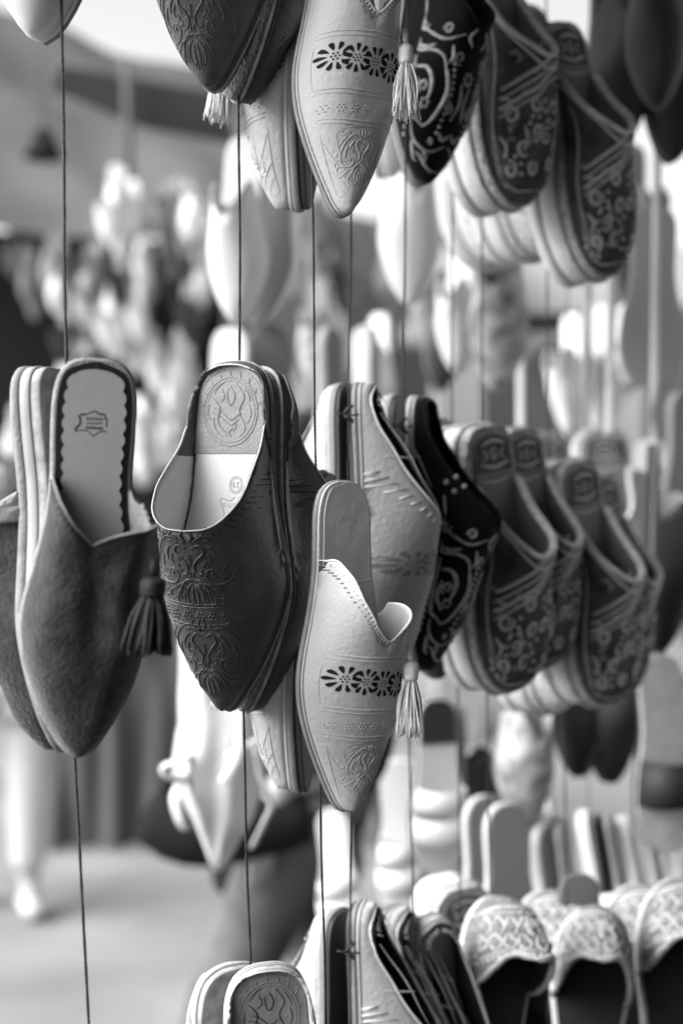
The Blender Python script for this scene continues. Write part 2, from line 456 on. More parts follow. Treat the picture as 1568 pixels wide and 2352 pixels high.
BAB = [(0,0),(.045,.004),(.09,.03),(.115,.09),(.122,.18),(.126,.28),(.138,.4),(.166,.52),(.188,.62),(.176,.70),(.142,.79),(.100,.875),(.060,.94),(.028,.984),(0,1)]
ANG = dict()

def leather_babouche(mo='leather', mi='lining', pad='pad', ins='insole', edge='piping', s_top='sole_dark', s_mid='hammered', L=.28, seed=0, detail=True):
    root = empty('leather_slipper')
    s = Shoe(L, BAB, [(0,.02),(.06,.045),(.15,.125),(.28,.25),(.4,.27),(.48,.245),(.6,.20),(.72,.16),(.84,.115),(.93,.075),(.98,.05),(1,.035)],
             [(.008,0),(.013,.55),(.04,.95),(.12,.985),(.2,.975),(.28,.94),(.35,.86),(.41,.74),(.455,.52),(.478,.27),(.485,0)], seed=seed, flare=.20)
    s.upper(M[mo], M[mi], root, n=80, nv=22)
    s.rim(M[edge], root, .0007)
    s.sole(0, -.004, .001, M[s_top], root, 'welt')
    s.sole(-.004, -.0060, .0020, M['piping' if mo != 'leather' else 'cork'], root, 'midsole')
    s.sole(-.0055, -.013, -.0005, M[s_mid], root, 'outsole', bev=.0012)
    s.pad(.0, .262, .0030, .0022, M[pad], root, 'heel_pad')
    s.pad(.255, .72, .0022, .003, M[ins], root, 'insole')
    z = .0033
    # heel pad relief: ring, rays and scrolls
    st = [([(.088*math.cos(a*PI/12), .142 + .098*math.sin(a*PI/12)) for a in range(25)], .0018),
          ([(.080*math.cos(a*PI/12), .142 + .089*math.sin(a*PI/12)) for a in range(25)], .0010),
          ([(.10*math.cos(a*PI/12), .10 - .078*math.sin(a*PI/12)) for a in range(1, 12)], .0012)]
    for k in range(9):
        a = PI * (k + .5) / 9 + PI
        st.append(([(.092*math.cos(a), .142 + .102*math.sin(a)), (.1*math.cos(a + .05), .14 + .118*math.sin(a + .05))], .0016))
        st += [([(-.02,.062),(-.045,.1),(-.03,.14),(-.05,.19),(-.03,.215)], .0016), ([(.0,.068),(-.014,.1),(.002,.125),(.012,.09),(.004,.075)], .0016),
           ([(-.03,.15),(.0,.165),(.03,.14),(.06,.13)], .0016), ([(-.028,.165),(.0,.18),(.035,.155),(.065,.145)], .0013), ([(.06,.1),(.035,.13),(.04,.17),(.01,.21)], .0018),
           ([(.055,.16),(.05,.19),(.025,.215)], .0014), ([(-.06,.12),(-.068,.15),(-.055,.18)], .0012), ([(.03,.075),(.02,.1),(.035,.115)], .0014), ([(-.01,.19),(.005,.2),(-.005,.215)], .0015),
           ([(.07,.12),(.074,.145),(.066,.165)], .0013), ([(.018,.055),(.04,.07),(.055,.09)], .0013), ([(-.045,.075),(-.06,.095),(-.066,.115)], .0013), ([(-.012,.2),(-.02,.18),(-.012,.17)], .0013)]
    put_strokes(s, st, M[pad], root, 'pad_relief', zf=z, height=.55)
    if detail:
        # size stamp: circle with teeth around 39, the hide outline with stars and an animal
        q = []; cx, cy = -.022, .352
        q.append(([(cx + .017*math.cos(a*PI/10), cy + .019*math.sin(a*PI/10)) for a in range(21)], .0007))
        for k in range(22):
            a = 2*PI*k/22; b = 2*PI*(k+.5)/22; c = 2*PI*(k+1)/22
            q.append(([(cx + .020*math.cos(a), cy + .022*math.sin(a)), (cx + .024*math.cos(b), cy + .027*math.sin(b)), (cx + .020*math.cos(c), cy + .022*math.sin(c))], .0005))
        q.append(([(cx-.010, cy+.007),(cx-.006, cy+.010),(cx-.002, cy+.006),(cx-.006, cy+.001),(cx-.002, cy-.004),(cx-.006, cy-.009),(cx-.010, cy-.006)], .0009))
        q.append(([(cx+.009, cy+.004),(cx+.006, cy+.000),(cx+.003, cy+.005),(cx+.006, cy+.010),(cx+.009, cy+.005),(cx+.009, cy-.003),(cx+.005, cy-.010)], .0009))
        q += [([(cx-.004,.386),(cx-.012,.395),(cx-.03,.397),(cx-.05,.392)], .0007), ([(cx+.004,.386),(cx+.012,.395),(cx+.025,.397),(cx+.045,.39),(cx+.052,.40),(cx+.042,.42),(cx+.036,.45),(cx+.037,.475),(cx+.048,.5)], .0008)]
        for k in range(5):
            sx = cx + .037 - k*.0165; sy = .41; pp = []
            for j in range(11):
                a = PI/2 + j*PI/5; rr = .0075 if j % 2 == 0 else .0032; pp.append((sx + rr*math.cos(a), sy + rr*math.sin(a)))
            q.append((pp, .0005))
        q.append(([(cx+.03,.44),(cx+.012,.433),(cx-.004,.437),(cx-.012,.428),(cx-.024,.43),(cx-.022,.443),(cx-.016,.452),(cx-.006,.449),(cx+.006,.456),(cx+.028,.449)], .0007))
        q += [([(cx+.032,.442),(cx+.02,.446)], .0006), ([(cx-.004,.456),(cx-.012,.462),(cx-.02,.458)], .0006)]
        put_strokes(s, q, M['sole_mid'], root, 'size_stamp', zf=.0025, height=.25, taper=False)
    # tooled vamp
    st = medallion(.592, .122, .096, .0031) + medallion(.845, .108, .104, .0031)
    st += bands((.688,.697,.747,.756), .97, s, .03, .0024) if True else []
    ds = []
    for k in range(-3, 4): ds += rosette(k*.041, .722 - .03*(k*.041/.175)**2, .0105, .0046)
    for b_ in (.592 + .3*.092, .845 + .3*.098):
        for k in (-1.5, -.5, .5, 1.5): ds.append((k*.009, b_, .0034))
    for (a, b) in ((.47,.60),(.482,.612)):
        w = .165; st += mir([([(.04, a), (.09, (a+b)/2 - .01), (.150, b)], .0015)])
    st += mir([([(.118,.50),(.13,.58),(.146,.665)], .0012)])
    put_strokes(s, st, M[mo], root, 'tooling', dots=ds, height=1.0)
    s.stitches(M['thread_dark'], root, .0035, .003, .0042, .00035, .5, part=(.3, .7))
    s.stitches(M['thread_dark' if mo == 'leather' else 'thread'], root, .009, .0006, .006, .0004, 0, name='stitch_holes', part=(.28, .72))
    return root, L

MUL = [(0,0),(.045,.004),(.082,.03),(.1,.09),(.104,.18),(.106,.28),(.118,.4),(.14,.52),(.158,.62),(.154,.71),(.132,.8),(.096,.89),(.06,.95),(.03,.985),(0,1)]
CUT = [(0,0),(.035,.004),(.068,.03),(.086,.09),(.09,.18),(.094,.28),(.112,.4),(.138,.52),(.149,.61),(.140,.70),(.114,.79),(.080,.875),(.050,.94),(.026,.982),(0,1)]
def cutwork_mule(L=.27, seed=3):
    root = empty('cutwork_slipper')
    s = Shoe(L, CUT, [(0,.1),(.2,.2),(.3,.31),(.4,.30),(.48,.25),(.6,.20),(.75,.155),(.88,.11),(.95,.08),(1,.045)],
             [(.24,.97),(.245,.88),(.29,.76),(.35,.6),(.42,.32),(.468,.10),(.478,0)], closed=False, s0=.40, seed=seed, wob=.0014, flare=(.16, .02),
             O2=[(.37,.98),(.372,.90),(.385,.76),(.41,.52),(.44,.27),(.468,.09),(.478,0)])
    s.upper(M['white'], M['white_lining'], root, n=64, nv=20)
    s.rim(M['thread_white'], root, .0008)
    s.sole(0, -.0035, .0012, M['white'], root, 'welt'); s.sole(-.0035, -.0095, .0022, M['sole_mid'], root, 'midsole'); s.sole(-.0095, -.0150, .0, M['sole_dark'], root, 'outsole')
    s.pad(0, .62, .0032, .002, M['white_insole'], root, 'insole')
    put_strokes(s, [([(-.09,.30),(0,.305),(.09,.30)], .0022)] + mir([([(.02,.02),(.058,.035),(.075,.09),(.078,.18),(.08,.29)], .0009)]) + [([(-.03,.12),(0,.10),(.03,.12),(.03,.15),(0,.17),(-.03,.15),(-.03,.12)], .0010), ([(-.018,.135),(.018,.135)], .0014)], M['white_insole'], root, 'insole_seams', zf=.0033, height=.5, taper=False)
    vs = []; fs = []
    for k, x in enumerate((-.116, -.064, -.010, .046, .098)):
        daisy(vs, fs, s, x, .602 - .3*x*x - .12*x, .038, 10, k*.3)
    mesh_obj('cutwork', vs, fs, M['hole_shade'], root, smooth=False)  # petals lie on the unpierced upper, their dark colour standing for shaded holes
    st = bands((.525,.537,.681,.693,.763,.774), .97, s, .012, .0034)
    st += mir([([(.145,.79),(.1,.87),(.03,.97)], .0022), ([(.134,.79),(.09,.87),(.025,.962)], .0018), ([(.122,.79),(.08,.87),(.02,.95)], .0022), ([(.11,.79),(.07,.86),(.015,.93)], .0018)])
    st += [([(-.12,.565),(0,.552),(.12,.565)], .0010), ([(-.135,.675),(0,.682),(.135,.675)], .0010)]
    st += medallion(.862, .058, .066, .0026) + mir([([(.138,.545),(.142,.60),(.136,.665)], .002), ([(.06,.79),(.075,.80),(.05,.87),(.02,.94)], .0018)]) + [([(-.075,.785),(0,.778),(.075,.785)], .002)]
    ds = []
    for k in range(-3, 4): ds += rosette(k*.038, .73 - .3*(k*.038)**2, .0095, .0036)
    put_strokes(s, st, M['white'], root, 'tooling', dots=ds, height=1.0)
    s.stitches(M['thread_dark'], root, .004, .0008, .0036, .0004, 0, name='stitch_holes')
    s.stitches(M['thread_white'], root, .0, .0025, .0028, .0004, .3)
    p, nn = s.pt(-.088*L, .535*L)
    tassel(root, p + nn*.006, .060, .024, M['thread_white'], M['thread_white'], 60, (.003, .003), seed)
    return root, L
def white_babouche(L=.27, seed=5, mo='white', name='white_slipper'):
    root = empty(name)
    s = Shoe(L, MUL, [(0,.03),(.05,.05),(.12,.10),(.25,.19),(.38,.235),(.48,.23),(.6,.21),(.75,.175),(.88,.12),(.95,.08),(1,.045)],
             [(.01,0),(.02,.5),(.05,.86),(.12,.90),(.22,.86),(.32,.76),(.40,.55),(.46,.25),(.475,0)], seed=seed)
    s.upper(M[mo], M['dark_in'] if mo == 'white' else M['white_lining'], root, n=56, nv=18)
    s.rim(M['thread_white'], root, .001)
    s.sole(0, -.0035, .001, M[mo], root, 'welt'); s.sole(-.0035, -.0085, .0015, M['sole_mid'], root, 'midsole'); s.sole(-.0085, -.012, 0, M['sole_dark'], root, 'outsole')
    s.pad(0, .62, .0032, .003, M['sole_mid'], root, 'insole')
    vs = []; fs = []
    for k, x in enumerate((-.118, -.07, .0, .07, .118)): daisy(vs, fs, s, x, .60 - .5*x*x, .04, 10, k*.3)
    mesh_obj('cutwork', vs, fs, M['sole_mid'], root, smooth=False)  # grey petals laid on the upper, shade of the openings put into colour
    st = bands((.53,.537,.69,.697), .97, s, .012, .0016)
    G = lambda a, y: (s.W(y*L)/L*math.cos(a*PI/2), y)
    st += mir([([G(a/10, .235 + .03*a/10) for a in range(1, 7)], .0028), ([G(.45, .1), G(.52, .2), G(.56, .3), G(.62, .36)], .0026)])
    put_strokes(s, st, M[mo], root, 'tooling', height=.7)
    s.stitches(M['thread_white'], root, .005, .004, .004, .0006, .5)
    return root, L
def velvet_babouche(L=.27, seed=8):
    root = empty('velvet_slipper')
    s = Shoe(L, MUL, [(0,.03),(.05,.06),(.12,.12),(.25,.22),(.4,.31),(.48,.29),(.6,.24),(.75,.18),(.88,.12),(.95,.08),(1,.045)],
             [(.01,0),(.02,.5),(.05,.86),(.12,.92),(.22,.9),(.34,.78),(.42,.55),(.475,.25),(.49,0)], seed=seed)
    s.upper(M['velvet'], M['velvet'], root, n=56, nv=18)
    s.rim(M['velvet'], root, .0014)
    s.sole(0, -.004, .001, M['suede_sole'], root, 'welt'); s.sole(-.004, -.009, .0015, M['white'], root, 'midsole'); s.sole(-.009, -.012, 0, M['sole_dark'], root, 'outsole')
    s.pad(0, .62, .0032, .003, M['dark_in'], root, 'insole')
    st = []; ds = []
    def G(a, y, sg): return (sg * s.W(y*L)/L * math.cos(a*PI/2), y)
    for sg in (1, -1):
        F = lambda pts: [G(a, y, sg) for a, y in pts]
        def curl(a, y, r, t0, turns=1.35): return F([(a + 3.0*rr*math.cos(t), y + rr*math.sin(t)) for rr, t in ((r*(1 - .75*i/12), t0 + 2*PI*turns*i/12) for i in range(13))])
        st += [(curl(.22,.47,.022,0), .0042), (curl(.5,.50,.020,PI), .0042), (F([(.12,.44),(.3,.5),(.5,.535),(.75,.52)]), .0045), (F([(.05,.52),(.2,.56),(.4,.57),(.55,.6),(.62,.66)]), .0045),
               (curl(.75,.60,.024,1), .004), (F([(.15,.58),(.1,.66),(.18,.76),(.4,.82)]), .0075), (F([(.62,.64),(.7,.72),(.55,.80),(.4,.82)]), .0075), (curl(.38,.69,.022,2), .005),
               (curl(.8,.76,.020,0), .004), (F([(.15,.80),(.3,.87),(.6,.9),(.95,.88)]), .0045), (curl(.6,.87,.014,PI), .004), (F([(.3,.90),(.6,.95),(1,.97)]), .004), (F([(.05,.36),(.16,.38),(.2,.42),(.12,.44)]), .004)]
        for k in range(12):
            t = k/11; ds.append(G(.08 + .10*math.sin(PI*t), .58 + .26*t, sg) + (.008,)); ds.append(G(.70 + .06*math.sin(PI*t), .62 + .22*t, sg) + (.008,))
        for k in range(4):
            a = 2*PI*k/4 + .3; ds.append(G(.34 + .085*math.cos(a), .32 + .026*math.sin(a), sg) + (.0115,))
        for k in range(6):
            a = 2*PI*k/6; ds.append(G(.42 + .05*math.cos(a), .745 + .014*math.sin(a), sg) + (.0075,)); ds.append(G(.5 + .05*math.cos(a), .915 + .012*math.sin(a), sg) + (.006,))
    for k in range(7):
        a = 2*PI*k/7; ds.append((.018*math.cos(a), .66 + .018*math.sin(a), .008))
    for sg in (1, -1):
        F = lambda pts: [G(a, y, sg) for a, y in pts]
        st += [(F([(.25,.62),(.38,.63),(.48,.68),(.45,.74)]), .0075), (F([(.3,.66),(.28,.72),(.36,.77)]), .006), (F([(.9,.56),(.82,.53),(.9,.50)]), .005), (F([(.9,.68),(.95,.74),(.88,.8)]), .005),
               (F([(.62,.56),(.66,.6),(.6,.62)]), .006), (F([(.1,.86),(.15,.91),(.3,.93)]), .006), (F([(.75,.84),(.85,.86),(1,.84)]), .006), (F([(.22,.54),(.3,.555),(.42,.55)]), .006)]
    st = [(p, r * 1.35) for p, r in st]
    put_strokes(s, st, M['cord'], root, 'embroidery', dots=ds, height=.7)
    return root, L
SUE = [(0,0),(.05,.003),(.09,.03),(.108,.09),(.11,.18),(.106,.3),(.115,.4),(.142,.52),(.168,.63),(.168,.71),(.145,.8),(.105,.89),(.065,.95),(.032,.987),(0,1)]
def suede_mule(L=.29, seed=11):
    root = empty('suede_slipper')
    s = Shoe(L, SUE, [(0,.1),(.2,.2),(.28,.27),(.36,.28),(.46,.235),(.6,.205),(.75,.17),(.88,.12),(.95,.085),(1,.05)],
             [(.295,1.0),(.297,.94),(.325,.78),(.365,.56),(.405,.34),(.44,.13),(.462,0)], closed=False, s0=.30, seed=seed, fold=.011, wob=.0035, flare=(.12, .60),
             O2=[(.40,1.0),(.402,.95),(.42,.84),(.428,.72),(.420,.58),(.406,.46),(.412,.32),(.435,.14),(.462,0)])
    s.upper(M['suede'], M['suede_trim'], root, n=72, nv=22, thick=.002)
    s.rim(M['suede_trim'], root, .0009)
    s.sole(.003, -.006, .0025, M['suede_trim'], root, 'rand', bev=.0025)
    s.sole(-.006, -.015, .0012, M['suede_sole'], root, 'midsole'); s.sole(-.015, -.024, -.0005, M['cork'], root, 'outsole')
    s.pad(0, .66, .0036, .0015, M['black'], root, 'insole_edge')
    s.pad(.0, .6, .0050, .0062, M['suede_insole'], root, 'insole', scallop=.0024, n=260)
    q = []; cy = .158
    q += [([(-.0, cy-.032),(.012,cy-.026),(.024,cy-.022)], .0016), ([(0,cy-.032),(-.014,cy-.024),(-.028,cy-.024),(-.032,cy-.01)], .0024), ([(.024,cy-.02),(.035,cy-.022),(.044,cy-.012)], .0022),
          ([(-.034,cy-.014),(-.035,cy),(-.034,cy+.008)], .0018), ([(.045,cy-.018),(.038,cy-.006),(.042,cy+.008),(.052,cy+.014)], .0030), ([(.052,cy+.014),(.048,cy+.022)], .004),
          ([(.04,cy+.02),(.026,cy+.018),(.012,cy+.024),(0,cy+.032)], .0014), ([(0,cy+.032),(-.014,cy+.022),(-.028,cy+.018),(-.036,cy+.02)], .0014), ([(.022,cy),(.0,cy),(-.022,cy-.002)], .0016)]
    ds = []
    for k in range(6):
        x = .021 - k*.0082
        for yy, r in ((cy - .0115, .0019), (cy + .0115, .0026)):
            q += [([(x, yy - .0035), (x, yy + .0035)], r*.6), ([(x - .003, yy - .0035), (x - .003, yy + .0035)], r*.45), ([(x, yy - (k % 3 - 1)*.003), (x - .003, yy - (k % 3 - 1)*.003)], r*.45)]
    for k, (x, y) in enumerate(((.012,-.036),(-.012,-.036),(.03,.028),(.018,.034),(.006,.04),(-.008,.038),(-.022,.03),(-.042,.012),(.05,-.004))): ds.append((x, cy + y, .0022))
    put_strokes(s, q, M['ink'], root, 'maker_stamp', zf=.0052, height=.08, taper=False, dots=())
    s.stitches(M['thread_dark'], root, .003, .0026, .0042, .0004, .8)
    # small dashes of pale thread on the dark inner quarter
    p, nn = s.pt(-.105*L, .535*L)
    tassel(root, p + nn*.018, .054, .040, M['tassel_dark'], M['tassel_dark'], 54, (.002, .002), seed)
    return root, L
CLG = [(0,0),(.06,.002),(.105,.03),(.125,.09),(.128,.2),(.128,.32),(.140,.45),(.165,.58),(.178,.7),(.172,.8),(.148,.885),(.112,.945),(.06,.988),(0,1)]
def clog(L=.265, seed=21, up='clog_up'):
    root = empty('platform_clog')
    s = Shoe(L, CLG, [(0,.1),(.2,.15),(.32,.20),(.42,.25),(.5,.25),(.62,.22),(.75,.195),(.87,.16),(.95,.12),(1,.07)],
             [(.20,1.0),(.21,.95),(.28,.88),(.36,.78),(.42,.62),(.465,.36),(.485,0)], closed=False, s0=.24, seed=seed, p=2.6, q=2.4)
    s.upper(M[up], M['clog_in'], root, n=56, nv=18, thick=.003)
    vs = []; fs = []; tube(vs, fs, s.edge, .0042, 8, flat=.7); mesh_obj('collar', vs, fs, M['clog_collar'], root)
    e2 = [s.pt(q.x*1.0, q.y + .012, .001)[0] for q in s.edge]
    vs = []; fs = []; tube(vs, fs, e2, .0016, 6); mesh_obj('trim', vs, fs, M['cord_dim'], root)
    s.sole(.012, .0, .003, M['clog_band'], root, 'foxing', bev=.001)
    s.sole(0, -.006, .0065, M['clog_rope'], root, 'welt', bev=.0025)
    s.sole(-.006, -.030, .002, M['clog_sole'], root, 'platform', bev=.003); s.sole(-.030, -.044, .004, M['clog_sole'], root, 'outsole', bev=.0015)
    s.pad(0, .6, .0145, .006, M['clog_in'], root, 'insole'); s.pad(0, .16, .0152, .007, M['clog_up'], root, 'heel_patch')
    st = [([(-.07,.06),(0,.045),(.07,.06)], .006), ([(-.08,.13),(0,.145),(.08,.13)], .006), ([(-.075,.19),(0,.2),(.075,.19)], .004), ([(-.06,.075),(-.04,.1),(-.06,.12)], .004), ([(.06,.075),(.04,.1),(.06,.12)], .004), ([(0,.07),(.015,.09),(0,.115),(-.015,.09),(0,.07)], .004)]
    put_strokes(s, st, M['cord_dim'], root, 'insole_pattern', zf=.0156, height=.3)
    def G(a, y, sg=1): return (sg * s.W(y*L)/L * math.cos(a*PI/2), y)
    st = []; dim = []; ds = []
    for k, (y0, y1) in enumerate(((.50,.47),(.535,.495),(.57,.52),(.60,.55))):
        st.append(([G(.30, y0 + .09), G(.6, y0 + .05), G(.85, y0 + .02), G(.85, y1 + .01, -1), G(.6, y1, -1)], (.009, .006, .010, .006)[k]))
    for sg in (1, -1):
        F = lambda pts: [G(a, y, sg) for a, y in pts]
        st += [(F([(.12,.34),(.11,.5),(.10,.66),(.10,.8),(.14,.9)]), .004), (F([(.22,.40),(.2,.55),(.2,.7),(.24,.84)]), .003)]
        rq = random.Random(seed * 7 + sg)
        for (a, y) in ((.45,.70),(.78,.66),(.60,.80),(.88,.76),(.42,.88),(.80,.88)):
            a += rq.uniform(-.04, .04); y += rq.uniform(-.012, .012); t0 = rq.uniform(0, 2*PI); tw = rq.choice((1, -1)) * rq.uniform(1.0, 1.5)
            st.append((F([(a + 3.2*rr*math.cos(t), y + rr*math.sin(t)) for rr, t in ((.034*(1 - .8*i/12), t0 + 2*PI*tw*i/12) for i in range(13))]), rq.uniform(.0060, .0085)))
            for m_ in range(rq.choice((0, 3, 4))):
                an = t0 + m_ * .7; ds.append(G(a + .19*math.cos(an), y + .052*math.sin(an), sg) + (.009,))
        st += [(F([(.3,.62),(.5,.64),(.6,.60)]), .006), (F([(.62,.73),(.68,.77),(.62,.82)]), .005), (F([(.3,.76),(.38,.8),(.32,.84)]), .006), (F([(.2,.93),(.5,.965),(1,.975)]), .004)]
        for k in range(13): ds.append(G(.06, .34 + k*.045, sg) + (.0065,))
    put_strokes(s, st, M['cord_dim'], root, 'embroidery', dots=ds, height=.55)
    rp = random.Random(seed); pt_ = []
    for k in range(26):
        a, y, sg = rp.uniform(.12, .95), rp.uniform(.46, .93), rp.choice((1, -1)); t = rp.uniform(0, 2*PI)
        pt_.append(([G(a, y, sg), G(min(1, a + .09*math.cos(t)), y + .02*math.sin(t), sg), G(min(1, a + .12*math.cos(t + .8)), y + .035*math.sin(t + .8), sg)], rp.uniform(.006, .011)))
    put_strokes(s, pt_, M['cord_mid'], root, 'brocade_leaves', height=.22)
    return root, L
def plain_slipper(L=.27, up='plain', ins='plain', sole='plain_grey', seed=31, name='plain_slipper', lining='white_lining'):
    root = empty(name)
    s = Shoe(L, MUL, [(0,.1),(.2,.22),(.3,.30),(.42,.30),(.5,.26),(.62,.22),(.75,.17),(.88,.115),(.95,.08),(1,.045)],
             [(.28,.95),(.285,.85),(.34,.74),(.41,.5),(.455,.22),(.47,0)], closed=False, s0=.36, seed=seed)
    s.upper(M[up], M[lining], root, n=32, nv=12); s.rim(M[up], root, .0012)
    s.sole(0, -.005, .001, M[ins], root, 'welt', n=30); s.sole(-.005, -.012, 0, M[sole], root, 'outsole', n=30)
    s.pad(0, .6, .003, .002, M[ins], root, 'insole', n=30)
    return root, L
SND = [(0,0),(.04,.005),(.08,.028),(.108,.07),(.12,.13),(.118,.24),(.115,.36),(.13,.48),(.158,.62),(.168,.74),(.158,.84),(.128,.92),(.075,.978),(0,1)]
def flat_sandal(L=.26, ins='plain_grey', sole='plain', strap='plain', name='sandal', straps=((.5,.62),(.66,.80))):
    root = empty(name)
    s = Shoe(L, SND, [(0,.05),(.3,.2),(.5,.22),(.7,.2),(.9,.12),(1,.06)], [(.4,.9),(.5,0)], closed=False, s0=.4, wob=0)
    s.sole(.002, -.004, 0, M[ins], root, 'insole', n=34); s.sole(-.004, -.010, .001, M[sole], root, 'midsole', n=34); s.sole(-.010, -.016, .0, M[sole], root, 'outsole', n=34)
    for a, b in straps:
        vs = []; fs = []; n = 18
        for i in range(n + 1):
            t = PI * i / n
            for y in (a, (a+b)/2, b):
                w = s.W(y*L); x = w * math.cos(t) * 1.0; z = max(-.002, .055*L/.26*math.sin(t)**.7) if 0 < i < n else -.002
                vs.append(Vector((x, y*L, z)))
        for i in range(n):
            for j in range(2): fs.append((i*3+j, i*3+j+1, i*3+j+4, i*3+j+3))
        o = mesh_obj('strap', vs, fs, M[strap], root); md = o.modifiers.new('t', 'SOLIDIFY'); md.thickness = .002
    return root, L
def crochet_shoe(L=.25, seed=41):
    root = empty('crochet_slipper')
    s = Shoe(L, CLG, [(.5,.30),(.62,.36),(.7,.37),(.8,.33),(.9,.25),(.97,.15),(1,.08)],
             [(.60,1.0),(.615,.93),(.66,.80),(.70,.62),(.715,.40),(.70,.2),(.69,0)], closed=False, s0=.60, seed=seed, wob=.006, q=2.0)
    s.upper(M['crochet_base'], M['dark_in'], root, n=50, nv=18, thick=.003)
    vs = []; fs = []
    for ph in (0, PI):
        n_ = len(s.edge); e = [p + Vector((math.cos(i*1.1 + ph), math.sin(i*1.1 + ph), .6*math.cos(i*1.1 + ph))) * .0016 for i, p in enumerate(s.edge)]
        tube(vs, fs, e, .0024, 6)
    mesh_obj('braided_edge', vs, fs, M['crochet'], root)
    s.sole(0, -.008, .002, M['clog_sole'], root, 'midsole', bev=.002); s.sole(-.008, -.012, .001, M['sole_dark'], root, 'outsole')
    s.pad(0, .9, .003, .003, M['dark_in'], root, 'insole')
    def G(a, y, sg=1): return (sg * s.W(y*L)/L * math.cos(a*PI/2), y)
    ds = []; st = []
    for k in range(14):
        for sg in (1, -1):
            ds.append(G(.06 + .068*k, .665 + .05*math.sin(PI*(.06 + .068*k)/1.9), sg) + (.0125,))
            ds.append(G(.04 + .068*k, .775, sg) + (.0085,)); ds.append(G(.05 + .068*k, .90, sg) + (.009,))
            if k % 2: ds.append(G(.10 + .066*k, .715 + .03*(k % 3 == 0), sg) + (.009,))
    for sg in (1, -1):
        F = lambda pts: [G(a, y, sg) for a, y in pts]
        for a in (.2, .42, .64, .86):
            st.append((F([(a, .73), (a + .10, .76), (a, .80), (a - .09, .765), (a, .73)]), .007)); st.append((F([(a + .1, .80), (a + .18, .84), (a + .08, .88), (a, .84)]), .0075))
        st += [(F([(.15,.90),(.4,.92),(.7,.93),(1,.93)]), .008), (F([(.2,.70),(.5,.725),(.8,.735),(1,.735)]), .005)]
    put_strokes(s, st, M['crochet'], root, 'crochet_knots', dots=ds, height=.75, taper=False)
    return root, L

# place a shoe by its heel and toe: a pixel and a distance each, normal facing azimuth az (0 = to the viewer, negative = left)
def place(tree, hx, hy, dh, tx, ty, dt, az, label, group=None, cat='slipper', pitch=0, k=1.0):
    root, L = tree
    H, T = P(hx, hy, dh), P(tx, ty, dt)
    y = (T - H); ln = y.length; y.normalize()
    n0 = Vector((math.sin(R(az)), -math.cos(R(az)), math.tan(R(pitch))))
    z = (n0 - y * n0.dot(y)).normalized(); x = y.cross(z)
    m = Matrix(((x.x, y.x, z.x, H.x), (x.y, y.y, z.y, H.y), (x.z, y.z, z.z, H.z), (0, 0, 0, 1)))
    root.matrix_world = m @ Matrix.Diagonal((ln/L*k, ln/L, ln/L*k, 1))
    tag(root, label, cat, group)
    return root
used = set()
def use(key, tree):
    """first use returns the prototype itself, later uses a copy"""
    if key in used: return (copy_tree(tree[0]), tree[1])
    used.add(key); return tree

# ================================================================== structure
def noisy_grid(name, c, u, v, nu, nv, amp, fr, m, parent=None, seed=0, nrm=None):
    vs = []; fs = []; nn = nrm or u.cross(v).normalized()
    for i in range(nu + 1):
        for j in range(nv + 1):
            p = c + u * (i/nu - .5) + v * (j/nv - .5)
            a = amp * noise.noise(Vector((i/nu * fr[0], j/nv * fr[1], seed))) if amp else 0
            vs.append(p + nn * a)
    for i in range(nu):
        for j in range(nv):
            a = i*(nv+1) + j; fs.append((a, a + nv + 1, a + nv + 2, a + 1))
    return mesh_obj(name, vs, fs, m, parent)
m_ground = mat('pale_paving', .19, .85, .2, bump=(3, .3), var=(1.6, .22))
g = noisy_grid('ground', Vector((0, 100, 0)), Vector((400, 0, 0)), Vector((0, 260, 0)), 2, 2, 0, (1, 1), m_ground); tag(g, kind='structure')

m_tent = mat('grey_canvas', .085, .9, .1, var=(.8, .25)); m_tentd = mat('dark_canvas', .03, .9, .1, var=(1.5, .3))
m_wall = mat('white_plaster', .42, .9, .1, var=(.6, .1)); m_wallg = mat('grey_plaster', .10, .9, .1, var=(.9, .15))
m_dark = mat('near_black', .015, .9, .1); m_cloth = mat('grey_stall_cloth', .085, .9, .1, var=(1.5, .15))
m_table = mat('white_plastic_sheet', .20, .5, .4, var=(3, .05))

def slab(name, pts, th, m, kind=None, parent=None):
    """a quad or polygon through world points, given real thickness away from the viewer"""
    vs = [Vector(p) for p in pts]; n = (vs[1]-vs[0]).cross(vs[2]-vs[0]).normalized()
    if n.y < 0: n = -n
    k = len(vs); vs = vs + [v + n*th for v in vs]
    fs = [tuple(range(k)), tuple(range(k, 2*k))[::-1]] + [(i, (i+1) % k, k + (i+1) % k, k + i)[::-1] for i in range(k)]
    o = mesh_obj(name, vs, fs, m, parent, smooth=False)
    if kind: o['kind'] = kind
    return o
def boxo(name, x0, x1, y0, y1, z0, z1, m, parent=None):
    vs = []; fs = []; box(vs, fs, ((x0+x1)/2, (y0+y1)/2, (z0+z1)/2), x1-x0, y1-y0, z1-z0)
    return mesh_obj(name, vs, fs, m, parent, smooth=False)

